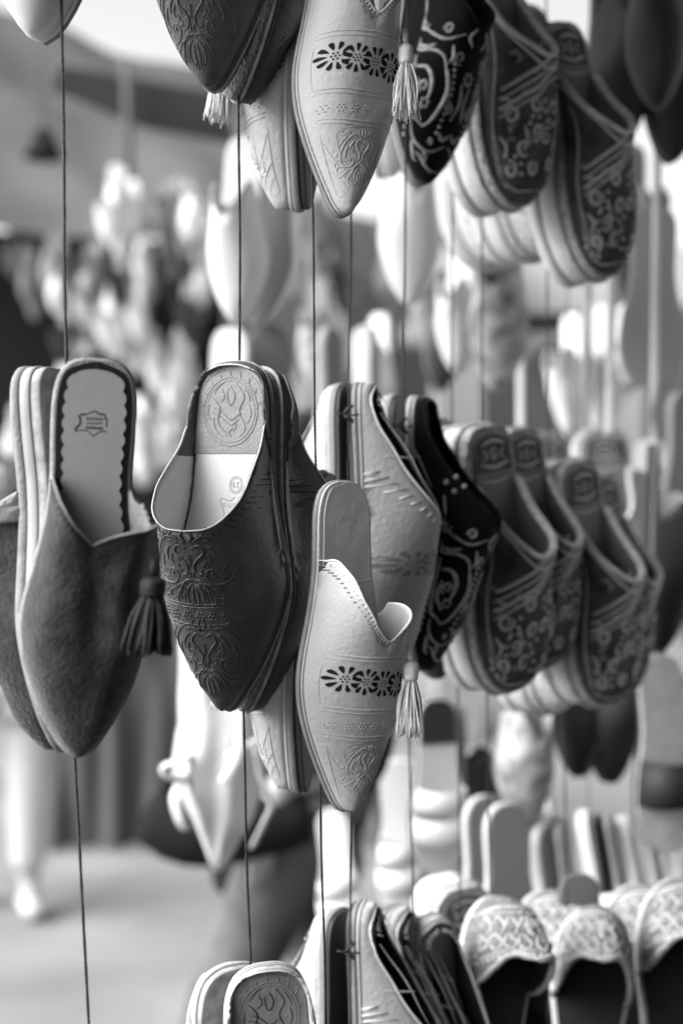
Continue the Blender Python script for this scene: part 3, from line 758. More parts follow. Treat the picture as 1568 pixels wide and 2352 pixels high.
# unseen roof, side and back cloths, added to keep light off the wares
o = noisy_grid('sky_blocker_cloth', Vector((1.15, .75, 2.42)), Vector((3.5, 0, 0)), Vector((0, 2.9, 0)), 24, 24, .05, (4, 4), m_tentd, nrm=Vector((0, 0, 1)))
tag(o, 'unseen dark cloth added above the hanging slippers to block sky light', 'awning')
o = noisy_grid('side_light_blocker', Vector((.95, .1, 1.25)), Vector((0, 2.3, 0)), Vector((0, 0, 2.4)), 30, 10, .06, (9, 1), m_tentd)
tag(o, 'unseen dark cloth added on the right to block light', 'light blocker')
o = noisy_grid('back_light_blocker', Vector((.45, -.9, 1.25)), Vector((1.9, 0, 0)), Vector((0, 0, 2.4)), 40, 10, .06, (9, 1), m_tentd)
tag(o, 'unseen dark cloth added behind the viewer to block light', 'light blocker')

ct = empty('bounce_blocker'); tag(ct, 'unseen dark block added under the hanging slippers against light from the ground', 'counter')  # unseen, added below the view to stop light bouncing up from the paving
boxo('bounce_blocker_top', -.75, 1.5, .45, 2.2, .66, .70, m_tentd, ct); boxo('bounce_blocker_front', -.72, 1.47, .5, .52, 0, .658, m_tentd, ct); boxo('bounce_blocker_side', -.72, -.70, .522, 2.15, 0, .658, m_tentd, ct)

# far side of the lane
st = empty('far_stall'); tag(st, 'blurred stall under grey canvas across the lane', 'stall')
def sheet(name, a, b, c, d, nu, nv, amp, fr, m, parent=None, seed=0):
    vs = []; fs = []; n = (b-a).cross(d-a).normalized()
    for i in range(nu + 1):
        for k in range(nv + 1):
            u, v = i/nu, k/nv; p = a*(1-u)*(1-v) + b*u*(1-v) + c*u*v + d*(1-u)*v
            sag = math.sin(PI*u) * math.sin(PI*v)
            vs.append(p + n * amp * noise.noise(Vector((u*fr[0], v*fr[1], seed))) + Vector((0, 0, -amp*sag)))
    for i in range(nu):
        for k in range(nv):
            q_ = i*(nv+1) + k; fs.append((q_, q_+nv+1, q_+nv+2, q_+1))
    return mesh_obj(name, vs, fs, m, parent)
cv = sheet('canvas_roof', P(-500, -140, 8.8), P(620, 215, 8.8), P(760, 560, 6.4), P(-500, 500, 6.2), 30, 24, .12, (5, 4), m_tent, st)
o = slab('valance', [P(140, 150, 6.6), P(520, 215, 6.6), P(540, 330, 6.6), P(330, 290, 6.6), P(120, 205, 6.6)], .02, m_tentd, parent=st)
slab('back_wall', [P(-500, 505, 7.4), P(500, 560, 7.4), P(560, 1500, 7.4), P(-500, 1500, 7.4)], .05, m_dark, parent=st)  # near-black backdrop: the stall interior's darkness is put into its colour
vs = []; fs = []; tube(vs, fs, [P(290, 130, 6.5), P(300, 520, 6.5)], .02, 8); mesh_obj('pole', vs, fs, m_tent, st)
vs = []; fs = []; dm = []
q = P(100, 335, 6.0)
for k in range(13):
    a = 2*PI*k/12; vs.append(q + Vector((math.cos(a)*.07, 0, math.sin(a)*.055)))
o = noisy_grid('table_cloth', (P(100, 1380, 6.3) + P(740, 1940, 6.3))/2, Vector((1.4, .0, 0)), Vector((0, 0, 1.1)), 60, 10, .09, (16, 1.5), m_cloth, seed=4)
tag(o, 'grey cloth hanging in folds down the front of the far stall table', 'tablecloth')
# unidentified dark spot under the canvas, given an invented tube and cord
tb = empty('unidentified_spot'); tag(tb, 'small unidentified dark spot under the grey canvas of the far stall', 'unidentified')
vs = []; fs = []; tube(vs, fs, crv([q + Vector((0,0,.07)), q + Vector((0,0,.03)), q + Vector((0,0,-.05))], 8), lambda t: .03 + .055*t, 14); mesh_obj('spot_body', vs, fs, m_dark, tb)
vs = []; fs = []; tube(vs, fs, [q + Vector((0,0,.07)), q + Vector((0,0,.42))], .003, 6); mesh_obj('cord', vs, fs, m_dark, tb)

# buildings behind
bl = empty('pale_building'); tag(bl, 'pale plastered building with a bright pillar behind the hanging wares', 'building')
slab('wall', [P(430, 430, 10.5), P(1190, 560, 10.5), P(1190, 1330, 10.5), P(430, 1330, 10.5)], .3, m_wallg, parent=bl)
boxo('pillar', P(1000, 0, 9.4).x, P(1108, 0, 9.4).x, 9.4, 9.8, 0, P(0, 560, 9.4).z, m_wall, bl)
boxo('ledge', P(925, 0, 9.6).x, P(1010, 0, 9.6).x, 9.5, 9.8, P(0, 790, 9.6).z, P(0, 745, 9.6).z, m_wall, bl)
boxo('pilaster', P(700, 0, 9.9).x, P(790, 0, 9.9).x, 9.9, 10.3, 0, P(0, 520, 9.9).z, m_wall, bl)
bl2 = empty('grey_building'); tag(bl2, 'grey shop front with a shutter behind the clogs', 'building')
slab('wall', [P(1190, 575, 11), P(1750, 560, 11), P(1750, 1330, 11), P(1190, 1330, 11)], .3, m_wall, parent=bl2)
slab('shutter', [P(1195, 830, 8.6), P(1345, 740, 8.6), P(1345, 1060, 8.6), P(1195, 1060, 8.6)], .06, m_wallg, parent=bl2)
slab('shutter', [P(1480, 700, 9), P(1700, 700, 9), P(1700, 1100, 9), P(1480, 1100, 9)], .06, m_wallg, parent=bl2)
vs = []; fs = []; box(vs, fs, P(1270, 740, 8.4), .45, .5, .05); mesh_obj('awning', vs, fs, m_tentd, bl2)
# white plastic sheet on the table behind the lower wares
tbl = empty('display_table'); tag(tbl, 'white plastic covered display table behind the lower slippers', 'table')
noisy_grid('table_top', Vector((.95, 3.35, .82)), Vector((1.75, 0, 0)), Vector((0, 1.5, 0)), 30, 20, .012, (6, 6), m_table, tbl, nrm=Vector((0, 0, 1)))
noisy_grid('sheet_front', Vector((.95, 2.6, .41)), Vector((1.75, 0, 0)), Vector((0, 0, .8)), 40, 10, .03, (12, 2), m_table, tbl)

# ------------------------------------------------------------------ passers-by
def skin_body(name, J, E, m, parent=None, sub=2):
    me = bpy.data.meshes.new(name); me.from_pydata([v[0] for v in J], E, []); me.materials.append(m)
    o = bpy.data.objects.new(name, me); C.objects.link(o); o.parent = parent
    sk = o.modifiers.new('skin', 'SKIN'); sk.use_smooth_shade = True
    for i, v in enumerate(J):
        r = v[1]; me.skin_vertices[0].data[i].radius = (r, r) if not isinstance(r, tuple) else r
    me.skin_vertices[0].data[0].use_root = True
    sb = o.modifiers.new('sub', 'SUBSURF'); sb.levels = sub; sb.render_levels = sub
    return o
m_skin = mat('skin', .3, .5, .4, var=(20, .08)); m_hair = mat('hair', .012, .6, .3, bump=(200, .6))
m_jacket = mat('dark_jacket', .012, .9, .15, bump=(12, .8)); m_jeans = mat('grey_jeans', .12, .9, .1, bump=(14, .9), var=(7, .4))
m_pale = mat('pale_cotton', .45, .9, .1, bump=(9, .6), var=(5, .08)); m_shoe = mat('pale_shoes', .45, .6, .3)
def person(x, y, turn, label, top, legs, shoes, stride=.2, h=1.72, hair=True, hem=.86):
    k = h / 1.75
    root = empty('person'); tag(root, label, 'person')
    a, b = stride, -stride
    J = [((0,0,.95),(.14,.11)), ((0,0,1.15),(.13,.10)), ((0,0,1.38),(.16,.10)), ((0,0,1.48),(.06,.06)), ((0,-.01,1.56),(.052,.055)), ((0,-.02,1.64),(.078,.092)), ((0,-.01,1.72),(.06,.075)),
         ((.19,0,1.42),.052), ((.26,.02,1.16),.042), ((.25,-.10,.94),.032), ((.25,-.14,.86),.03),
         ((-.19,0,1.42),.052), ((-.27,.03,1.16),.042), ((-.27,-.06,.92),.032), ((-.27,-.10,.84),.03),
         ((.10,0,.90),.09), ((.11,-a*.5,.50),.06), ((.11,-a*.9+.03,.10),.04), ((.11,-a*.9-.10,.045),(.04,.03)),
         ((-.10,0,.90),.09), ((-.11,-b*.4-.03,.50),.06), ((-.11,-b*.9+.06,.12),.04), ((-.11,-b*.9-.07,.045),(.04,.03))]
    E = [(0,1),(1,2),(2,3),(3,4),(4,5),(5,6),(2,7),(7,8),(8,9),(9,10),(2,11),(11,12),(12,13),(13,14),(0,15),(15,16),(16,17),(17,18),(0,19),(19,20),(20,21),(21,22)]
    body = skin_body('body', J, E, m_skin, root)
    for sgn, wi in ((1, 10), (-1, 14)):                       # five fingers on each hand, rooted in the palm
        w = Vector(J[wi][0])
        for f in range(5):
            fx = (-.024 + .012*f); ln = (.045, .068, .074, .068, .054)[f]
            if f == 0: pts = [w, w + Vector((-sgn*.02, -.03, -.02)), w + Vector((-sgn*.03, -.045, -.05))]
            else: pts = [w + Vector((0, fx*.5, -.01)), w + Vector((0, fx, -.04)), w + Vector((-sgn*.008, fx*1.1, -.04 - ln*.6)), w + Vector((-sgn*.022, fx*1.1, -.04 - ln))]
            vs = []; fs = []; tube(vs, fs, crv(pts, 7), lambda t: .0085 - .002*t, 7); mesh_obj('finger', vs, fs, m_skin, body)
    vs = []; fs = []                                          # face: nose, ears, eyes, mouth
    box(vs, fs, (0, -.118, 1.63), .02, .03, .035); mesh_obj('nose', vs, fs, m_skin, body)
    for sx in (-1, 1):
        vs = []; fs = []; tube(vs, fs, [Vector((sx*.03, -.098, 1.655)), Vector((sx*.03, -.108, 1.655))], .010, 8); mesh_obj('eye', vs, fs, m_hair, body)
        vs = []; fs = []; tube(vs, fs, [Vector((sx*.078, -.01, 1.66)), Vector((sx*.086, -.0, 1.62))], .014, 8); mesh_obj('ear', vs, fs, m_skin, body)
    vs = []; fs = []; box(vs, fs, (0, -.104, 1.592), .045, .008, .008); mesh_obj('mouth', vs, fs, m_hair, body)
    if hair: skin_body('hair', [((0,.03,1.62),(.075,.07)), ((0,.02,1.70),(.084,.088)), ((0,-.01,1.745),(.066,.075))], [(0,1),(1,2)], m_hair, root)
    JT = [((0,0,1.0),(.175,.14)), ((0,0,hem),(.22,.26) if hem < .8 else (.19,.16)), ((0,0,1.2),(.165,.13)), ((0,0,1.38),(.18,.125)), ((0,0,1.47),(.075,.075)), ((.19,0,1.42),.072), ((.27,.02,1.16),.062), ((.255,-.09,.96),.052), ((-.19,0,1.42),.072), ((-.28,.03,1.16),.062), ((-.275,-.05,.94),.052)]
    skin_body('jacket', JT, [(0,1),(0,2),(2,3),(3,4),(3,5),(5,6),(6,7),(3,8),(8,9),(9,10)], top, root)
    JL = [((0,0,.93),(.155,.125)), ((.105,0,.84),.115), ((.11,-a*.5,.50),.088), ((.11,-a*.9+.03,.14),.07), ((-.105,0,.84),.115), ((-.11,-b*.4-.03,.50),.088), ((-.11,-b*.9+.06,.16),.07)]
    skin_body('trousers', JL, [(0,1),(1,2),(2,3),(0,4),(4,5),(5,6)], legs, root)
    for i in (0, 4):
        f = Vector(J[18 + i][0]); an = Vector(J[17 + i][0])
        skin_body('shoe', [((an.x, an.y, .075),.058), ((an.x, an.y - .02, .05),(.05,.05)), ((f.x, f.y - .05, .042),(.048,.038))], [(0,1),(1,2)], shoes, root, 1)
    root.location = (x, y, 0); root.rotation_euler = (0, 0, R(turn)); root.scale = (k, k, k)
    return root
person(P(-15, 0, 5.3).x, 5.35, 20, 'person in pale trousers and pale shoes standing left on the paving', m_pale, m_pale, m_shoe, .12)
person(P(655, 0, 3.1).x, 3.15, -70, 'person in dark jacket and grey jeans behind the embossed dark slippers', m_jacket, m_jeans, m_shoe, .34, hem=.62)

bag = empty('shoulder_bag'); tag(bag, 'dark shoulder bag carried by the person in the dark jacket', 'bag')
c = P(420, 1905, 2.9)
vs = []; fs = []; tube(vs, fs, crv([c + Vector((-.08, 0, .035)), c + Vector((0, 0, .0)), c + Vector((.13, 0, .01)), c + Vector((.26, 0, .02))], 12), lambda t: .035 + .045*math.sin(PI*min(1, t*.8 + .12)), 10); mesh_obj('bag_body', vs, fs, m_jacket, bag)
vs = []; fs = []; tube(vs, fs, crv([c + Vector((-.05, 0, .05)), c + Vector((.08, .02, .3)), c + Vector((.18, .04, .55))], 12), .012, 6); mesh_obj('bag_strap', vs, fs, m_jacket, bag)

# ================================================================== wares
FRONT = 'slippers hanging in the front rows'
emb = leather_babouche()
place(use('emb', emb), 536, 832, 1.150, 520, 1632, 1.150, -26, 'dark embossed leather slipper with pale insole marked 39, its opening towards the viewer', FRONT)
place(use('emb', emb), 604, 848, 1.176, 578, 1634, 1.174, 130, 'dark leather slipper turned away, sole against the embossed one marked 39', FRONT)
place(use('emb', emb), 500, -598, 1.150, 486, 206, 1.150, -24, 'dark embossed leather slipper cut by the top edge, tooled toe with the medallion showing', FRONT)
place(use('emb', emb), 580, -570, 1.178, 556, 236, 1.176, 132, 'dark leather slipper at the top edge, turned away behind the tooled toe', FRONT)
pale = leather_babouche('white', 'white_lining', 'sole_mid', 'white_insole', 'piping', 'suede_sole', 'cork', seed=9, detail=False)
place(use('pale', pale), 612, 2220, 1.13, 640, 3020, 1.13, 16, 'cream slipper with grey embossed heel pad at the bottom edge', FRONT)
place(use('pale', pale), 530, 2214, 1.17, 560, 3010, 1.17, -152, 'cream slipper at the bottom edge turned away, speckled sole showing', FRONT)
sue = suede_mule()
place(use('sue', sue), 222, 830, .985, 178, 1734, .985, 14, 'grey suede slipper with scalloped stamped insole and dark leather tassel', FRONT, k=.9)
place(use('sue', sue), 70, 852, 1.035, 140, 1722, 1.022, -108, 'grey suede slipper at the left edge turned away behind the stamped one', FRONT, k=.93)
cut = cutwork_mule()
place(use('cut', cut), 792, 1108, 1.105, 796, 1862, 1.095, 31, 'cream V-throat slipper with cutwork daisies and pale tassel, second string from the centre', FRONT)
place(use('cut', cut), 724, 1085, 1.215, 668, 1816, 1.20, -108, 'cream slipper seen edge-on between the dark leather pair and the cutwork daisies', FRONT)
place(cutwork_mule(seed=14), 786, -262, 1.125, 792, 491, 1.115, 24, 'cream cutwork slipper cut by the top edge, toe and daisies showing', FRONT)
place(use('cut', cut), 716, -280, 1.235, 668, 482, 1.215, -104, 'cream slipper edge-on at the top beside the dark tooled toe', FRONT)
wb = white_babouche()
place(use('wb', wb), 838, 880, 1.31, 868, 1565, 1.33, 80, 'cream heeled slipper with seam and cutwork, standing heel up behind the tasselled one', FRONT)
place(use('wb', wb), 782, 884, 1.34, 800, 1568, 1.34, -118, 'cream heeled slipper turned left just right of the dark leather pair', FRONT)
place(use('wb', wb), 905, 908, 1.42, 925, 1560, 1.42, -120, 'cream heel showing between the cutwork slipper and the black velvet one', FRONT)
place(use('wb', wb), 762, 2090, 1.34, 770, 2780, 1.34, -118, 'cream heel at the bottom edge, first one right of the embossed heel pad', FRONT)
place(use('wb', wb), 838, 2078, 1.31, 866, 2768, 1.33, 78, 'cream stitched heel with dark lining at the bottom, right of the knotted string', FRONT)
place(use('wb', wb), 912, 2086, 1.40, 935, 2760, 1.41, 66, 'narrow cream heel with dark lining at the bottom, middle of three', FRONT)
place(use('wb', wb), 985, 2108, 1.42, 1025, 2755, 1.44, 40, 'cream slipper with wide dark opening at the bottom beside the crochet shoe', FRONT)
vel = velvet_babouche()
place(use('vel', vel), 968, 912, 1.38, 968, 1541, 1.38, 72, 'black velvet slipper with silver paisley embroidery in the lower row', FRONT)
place(use('vel', vel), 985, -205, 1.40, 968, 426, 1.40, 42, 'black velvet slipper with silver embroidery in the top row', FRONT)
pl = plain_slipper()
place(use('pl', pl), 95, -830, 1.03, 92, 92, 1.03, -12, 'plain white slipper toe at the top left corner above the string', FRONT)
cg = clog()
cgb = clog(seed=29)
place(use('cg', cg), 1100, 985, 1.47, 1160, 1582, 1.50, 44, 'patterned platform clog on thick pale sole, right of the black velvet slipper', FRONT, 'clog')
place(use('cgb', cgb), 1180, 992, 1.56, 1235, 1530, 1.58, 44, 'patterned clog half hidden behind the first lower clog', FRONT, 'clog')
place(use('cgb', cgb), 1308, 1066, 1.60, 1378, 1612, 1.63, 44, 'patterned platform clog on thick pale sole, rightmost of the lower row', FRONT, 'clog')
place(use('cg', cg), 1368, 1096, 1.72, 1405, 1600, 1.74, 52, 'dark clog heel peeping out behind the rightmost lower clog', FRONT, 'clog')
place(use('cgb', cgb), 1105, -125, 1.47, 1175, 474, 1.49, 44, 'dark patterned clog in the top row beside the black velvet slipper', FRONT, 'clog')
place(use('cg', cg), 1276, 62, 1.54, 1378, 636, 1.56, 42, 'large dark patterned clog in the top row, toe lowest of all', FRONT, 'clog', k=.94)
BACK = 'blurred footwear hanging behind the front rows'
wc = clog(up='plain', seed=23)
place(use('wc', wc), 1120, 60, 1.80, 1132, 606, 1.82, 10, 'white clog toe under the top row clogs', BACK, 'clog')
place(use('wc', wc), 1190, 20, 1.66, 1222, 592, 1.68, 36, 'pale clog sole between the two dark top clogs', BACK, 'clog')
place(use('wc', wc), 1215, 1110, 1.70, 1262, 1632, 1.72, 46, 'white soled clog between the two patterned lower clogs', BACK, 'clog')
place(use('wc', wc), 1382, 992, 2.1, 1400, 1420, 2.1, 4, 'white clog heel behind the rightmost patterned clog', BACK, 'clog')
place(use('wc', wc), 1250, 1002, 2.2, 1260, 1400, 2.2, 20, 'white clog heel between the two lower patterned clogs', BACK, 'clog')
place(use('pl', pl), 560, 312, 2.03, 545, 746, 2.03, -16, 'white slipper hanging toe down just behind the central string', BACK)
place(use('pl', pl), 640, 330, 2.10, 592, 748, 2.08, 160, 'white slipper turned away behind the central string', BACK)
place(use('pl', pl), 530, 752, 2.05, 515, 1190, 2.05, -10, 'white slipper heel just above the embossed dark heel', BACK)
dk = plain_slipper(up='plain_dark', ins='plain_grey', sole='plain_dark', name='dark_slipper', lining='dark_in')
place(use('dk', dk), 618, 752, 2.10, 612, 1190, 2.10, 10, 'black slipper heel behind the dark leather pair', BACK)
place(use('pl', pl), 935, 260, 1.95, 940, 702, 1.95, 8, 'white slipper with rounded toe hanging under the black velvet one', BACK)
place(use('pl', pl), 884, -40, 1.62, 886, 408, 1.62, 70, 'white slipper edge-on between the cutwork toe and the velvet toe', BACK)
place(use('dk', dk), 1000, 960, 1.52, 998, 1560, 1.52, 20, 'grey slipper toe below the lower black velvet slipper', BACK)
fl = plain_slipper(up='floral', ins='plain_grey', sole='plain_grey', name='floral_slipper')
place(use('fl', fl), 1150, 470, 2.1, 1140, 902, 2.1, -14, 'slipper with faded floral print above the lower clogs', BACK)
place(use('fl', fl), 1192, 1482, 2.1, 1205, 1905, 2.1, 14, 'slipper with faded floral print below the lower clogs', BACK)
sg = flat_sandal(ins='plain_grey', sole='sole_pale', strap='plain_dark')
place(use('sg', sg), 1500, 474, 2.1, 1490, 892, 2.1, 176, 'grey sandal showing its broad sole at the right edge', BACK, 'sandal')
place(use('dk', dk), 1400, -130, 1.9, 1425, 335, 1.9, 18, 'dark slipper at the top right corner, opening showing', BACK)
place(use('dk', dk), 1500, -190, 1.8, 1510, 250, 1.8, -20, 'dark slipper cut by the top edge, second from the right corner', BACK)
place(use('dk', dk), 1545, -60, 1.9, 1540, 375, 1.9, 20, 'dark slipper at the right edge of the top row', BACK)
place(use('pl', pl), 1492, 1010, 2.3, 1490, 1400, 2.3, -30, 'white slipper at the right edge level with the clog heels', BACK)
place(use('dk', dk), 1510, 1020, 1.9, 1500, 1500, 1.9, 75, 'dark slipper edge-on at the right edge', BACK)
place(use('dk', dk), 1330, 1380, 2.2, 1330, 1786, 2.2, -60, 'black toe edge-on below the rightmost clog', BACK)
place(use('dk', dk), 1385, 1390, 2.2, 1398, 1800, 2.2, 40, 'dark toe below the rightmost clog, beside the black one', BACK)
place(use('dk', dk), 845, 1420, 2.2, 842, 1822, 2.2, 0, 'dark toe blurred behind the cutwork toe', BACK)
ss = flat_sandal(ins='white_insole', sole='plain_dark', strap='plain_dark', straps=((.52,.74),))
place(use('ss', ss), 1515, 1505, 1.95, 1540, 1960, 1.95, 10, 'pale insole sandal with broad black straps at the right edge', BACK, 'sandal')
sw = flat_sandal(ins='plain', sole='plain', strap='plain')
place(use('sw', sw), 915, 1746, 2.3, 930, 2110, 2.3, -8, 'white sandal heel up right of the cutwork toe', BACK, 'sandal')
place(use('sw', sw), 985, 1742, 2.4, 1000, 2100, 2.4, 40, 'white sandal turned right beside the other white one', BACK, 'sandal')
place(use('sw', sw), 760, 1862, 2.6, 790, 2160, 2.6, -10, 'white sandal sole behind the tip of the cutwork slipper', BACK, 'sandal')
sb_ = flat_sandal(ins='plain', sole='plain_dark', strap='plain')
Shoe(.26, SND, [(0,.05),(1,.06)], [(.4,.9),(.5,0)], wob=0).pad(0, .26, .006, .003, M['plain_dark'], sb_[0], 'heel_cushion')
place(use('sb', sb_), 1002, 1602, 2.1, 1012, 2010, 2.1, 16, 'white sandal with black sole and dark heel cushion', BACK, 'sandal')
sgw = flat_sandal(ins='plain_grey', sole='plain', strap='plain_grey')
place(use('sgw', sgw), 1166, 1848, 1.9, 1180, 2290, 1.9, 20, 'grey insole sandal with thick white edge above the crochet shoe', BACK, 'sandal')
place(use('sgw', sgw), 1118, 1830, 1.96, 1130, 2270, 1.96, 24, 'grey sandal behind the first, only its white edge showing', BACK, 'sandal')
for i, (x, key, t_) in enumerate(((1350,'sw',sw),(1395,'ss',ss),(1440,'sw',sw),(1490,'sgw',sgw),(1540,'sw',sw))):
    place(use(key, t_), x, 1858 + 8*i, 1.95 + .03*i, x + 70, 2250, 1.9, 66, ['white sandal edge-on, first of five behind the crochet shoes', 'black strapped sandal edge-on, second of five', 'white sandal edge-on, third of five', 'grey sandal edge-on, fourth of five', 'white sandal edge-on at the right edge, last of five'][i], BACK, 'sandal')
cr = crochet_shoe()
place(use('cr', cr), 1135, 2620, 1.40, 1142, 2062, 1.50, 24, 'cream crochet slipper with braided edge over dark lining, nearest the bottom centre', FRONT, pitch=14, k=.95)
place(use('cr', cr), 1330, 2640, 1.46, 1368, 2086, 1.58, -4, 'cream crochet slipper with braided edge, second of the bottom row', FRONT, pitch=14, k=.95)
place(use('cr', cr), 1545, 2620, 1.50, 1570, 2020, 1.62, 4, 'cream crochet slipper cut by the right edge at the bottom', FRONT, pitch=14)
place(use('cr', cr), 1240, 2560, 1.60, 1262, 2050, 1.72, 18, 'cream crochet slipper squeezed behind the first two at the bottom', FRONT, pitch=14)
place(use('cr', cr), 1450, 2560, 1.70, 1470, 2035, 1.82, 10, 'cream crochet slipper behind the second one at the bottom', FRONT, pitch=14)
place(use('dk', dk), 1330, 2010, 1.66, 1335, 2500, 1.64, 12, 'dark heel rising between the crochet slippers', BACK)
place(use('wc', wc), 1050, 2040, 1.62, 1090, 2560, 1.64, 26, 'cream clog with dark insole behind the first crochet shoe', BACK, 'clog')

extra = (('dk',dk,1455,330,1450,700,2.6,30,'dark slipper hanging behind the grey sandal sole, upper'),('sg',sg,1560,900,1556,1240,2.3,-150,'grey sandal sole cut by the right edge below the broad one','sandal'),
 ('ss',ss,1468,1080,1476,1440,2.2,40,'black strapped sandal right of the rightmost patterned clog','sandal'),('ss',ss,1545,1130,1548,1520,2.1,-20,'black strapped sandal at the right edge above the broad strapped one','sandal'),
 ('pl',pl,1440,1180,1450,1500,2.5,-40,'white slipper peeping behind the black strapped sandal'),('dk',dk,1480,1420,1478,1760,2.5,60,'dark slipper edge-on left of the broad strapped sandal'),
 ('pl',pl,1310,720,1318,1010,2.8,-50,'white slipper in front of the grey shutter'),('fl',fl,1440,600,1446,900,2.7,30,'floral slipper left of the grey sandal sole'),('pl',pl,1385,700,1380,1000,2.9,-20,'white slipper beside the long white strap'),
 ('sw',sw,1270,1010,1280,1330,2.6,10,'white sandal heel between the lower clogs','sandal'),('dk',dk,1090,1180,1094,1480,2.9,30,'dark slipper seen between the first clogs and the velvet one'),
 ('pl',pl,1060,560,1050,860,2.6,-30,'white slipper below the first top clog'),('dk',dk,1020,620,1012,900,3.0,20,'dark slipper in front of the bright pillar'),('pl',pl,870,720,866,980,3.2,-30,'white slipper far behind the knotted strings'),
 ('dk',dk,800,760,806,1010,3.2,10,'dark slipper far behind the knotted strings'),('fl',fl,730,640,728,900,3.3,-20,'floral slipper far behind the second string'),('sg',sg,765,752,770,1100,2.4,60,'grey sandal edge-on above the cream heels','sandal'),
 ('sg',sg,845,750,850,1100,2.5,120,'grey sandal edge-on above the seamed cream heel','sandal'),('dk',dk,1560,1600,1562,1900,2.4,10,'dark slipper toe at the right edge over the sandals'),
 ('pl',pl,1230,1760,1238,2060,2.6,-30,'white slipper right of the floral toe'),('dk',dk,1060,1620,1058,1990,2.3,96,'black slipper edge-on right of the dark heel cushion'),('ss',ss,1290,1880,1330,2220,2.1,60,'black strapped sandal edge-on behind the crochet slippers','sandal'),
 ('sgw',sgw,1250,1900,1290,2240,2.2,60,'grey and white sandal edge-on behind the crochet slippers','sandal'))
for e in extra:
    place(use(e[0], e[1]), e[2], e[3], e[6], e[4], e[5], e[6], e[7], e[8], BACK, e[9] if len(e) > 9 else 'slipper')

# white cloth bag with hanging ties
bagr = empty('cloth_bag'); tag(bagr, 'soft white cloth bag with loose ties hanging below the embossed dark pair', 'bag')
prof = crv([(428,606,1400),(418,604,1500),(412,600,1620),(408,604,1720),(420,596,1800),(446,580,1880),(468,548,1940),(482,522,1985),(495,508,2000)], 40)
vs = []; fs = []; K = 40
for i, q in enumerate(prof):
    for k in range(K):
        a = 2*PI*k/K; cx = (q.x + q.y)/2; hw = (q.y - q.x)/2
        f = 1 + .16*noise.noise(Vector((math.cos(a)*1.6, math.sin(a)*1.6, i*.10))) + .10*math.sin(a*7 + i*.16 + 2*noise.noise(Vector((a, i*.1, 3)))) + .05*noise.noise(Vector((math.cos(a)*4, math.sin(a)*4, i*.25 + 7)))
        p = P(cx + hw*math.cos(a)*f, q.z, 1.95); p.y += .055*math.sin(a)*f*(hw/95); vs.append(p)
for i in range(39):
    for k in range(K): fs.append((i*K + k, i*K + (k+1) % K, (i+1)*K + (k+1) % K, (i+1)*K + k))
mesh_obj('bag_cloth', vs, fs, mat('bag_cotton', .50, .95, .1, bump=(60, .8, 5)), bagr)
for pts, w in (([(435,1735,1.90),(400,1752,1.88),(374,1762,1.88),(380,1782,1.88),(425,1790,1.90)], .010), ([(425,1780,1.9),(402,1830,1.88),(412,1880,1.88),(425,1905,1.89)], .009),
               ([(560,1560,1.86),(552,1650,1.86),(548,1730,1.86),(512,1800,1.86)], .007), ([(585,1700,1.90),(598,1780,1.88),(622,1845,1.88),(606,1890,1.88),(580,1945,1.9)], .008), ([(600,1690,1.9),(570,1712,1.87),(520,1735,1.87)], .006)):
    q = crv([P(*p) for p in pts], 24); vs = []; fs = []; tube(vs, fs, q, w, 8, flat=.35); mesh_obj('tie', vs, fs, M['plain'], bagr)

# ------------------------------------------------------------------ strings
SG = 'strings the footwear hangs on'
def string(pts, r, m, label, name='string'):
    q = crv([P(*p) for p in pts], 60); vs = []; fs = []
    if name == 'string':                                    # two twisted strands
        n = 60 * 14; d = crv(q, n)
        for ph in (0, PI):
            e = [p + Vector((math.cos(i*1.05 + ph), math.sin(i*1.05 + ph), 0)) * r * .34 + Vector((noise.noise(p * 9), noise.noise(p * 9 + Vector((5, 5, 5))), 0)) * .0011 for i, p in enumerate(d)]
            tube(vs, fs, e, r * .68, 4)
    else: tube(vs, fs, q, r, 8, flat=.25)
    o = mesh_obj(name, vs, fs, M[m]); tag(o, label, name, SG); return o
string([(142,-60,1.012),(146,300,1.012),(152,835,1.012),(160,1280,1.014),(172,1734,1.014),(187,2050,1.012),(208,2420,1.012)], .0013, 'rope', 'black string carrying the grey suede pair')
string([(549,-60,1.168),(549,400,1.166),(549,832,1.166),(556,1240,1.166),(558,1630,1.166),(566,1950,1.166),(579,2300,1.166)], .0013, 'rope', 'black string carrying the embossed dark leather pair')
string([(714,-60,1.15),(717,460,1.15),(723,900,1.15),(733,1400,1.14),(737,1860,1.14),(752,2420,1.14)], .0011, 'rope', 'black string carrying the cream cutwork pair')
string([(808,-60,1.262),(806,480,1.262),(800,960,1.262),(802,1500,1.34),(804,1900,1.27),(806,2420,1.262)], .0012, 'rope', 'black knotted string behind the cutwork pair')
string([(934,-60,1.36),(931,480,1.36),(926,990,1.35),(936,1560,1.40),(950,2110,1.36),(958,2420,1.4)], .0012, 'rope', 'black knotted string left of the velvet slippers')
string([(1040,-60,1.52),(1039,480,1.52),(1038,980,1.52),(1050,1560,1.52),(1056,2080,1.52)], .0011, 'rope', 'dark string just left of the first clogs')
string([(1107,-60,1.52),(1107,600,1.52),(1107,985,1.52),(1117,1585,1.52),(1126,2080,1.52)], .0011, 'rope', 'dark string carrying the first clogs')
string([(1254,-60,1.62),(1257,600,1.62),(1261,1060,1.62),(1291,1620,1.66),(1303,2090,1.62)], .0012, 'rope', 'dark string carrying the rightmost lower clog')
string([(1303,560,2.0),(1306,1000,2.0),(1340,1500,2.2),(1357,2080,2.1)], .0012, 'rope_pale', 'thin grey string right of the last dark string')
string([(1350,560,1.95),(1347,790,1.95),(1345,1000,2.3)], .0065, 'strap', 'short white strap right of the top clog toe', 'strap')
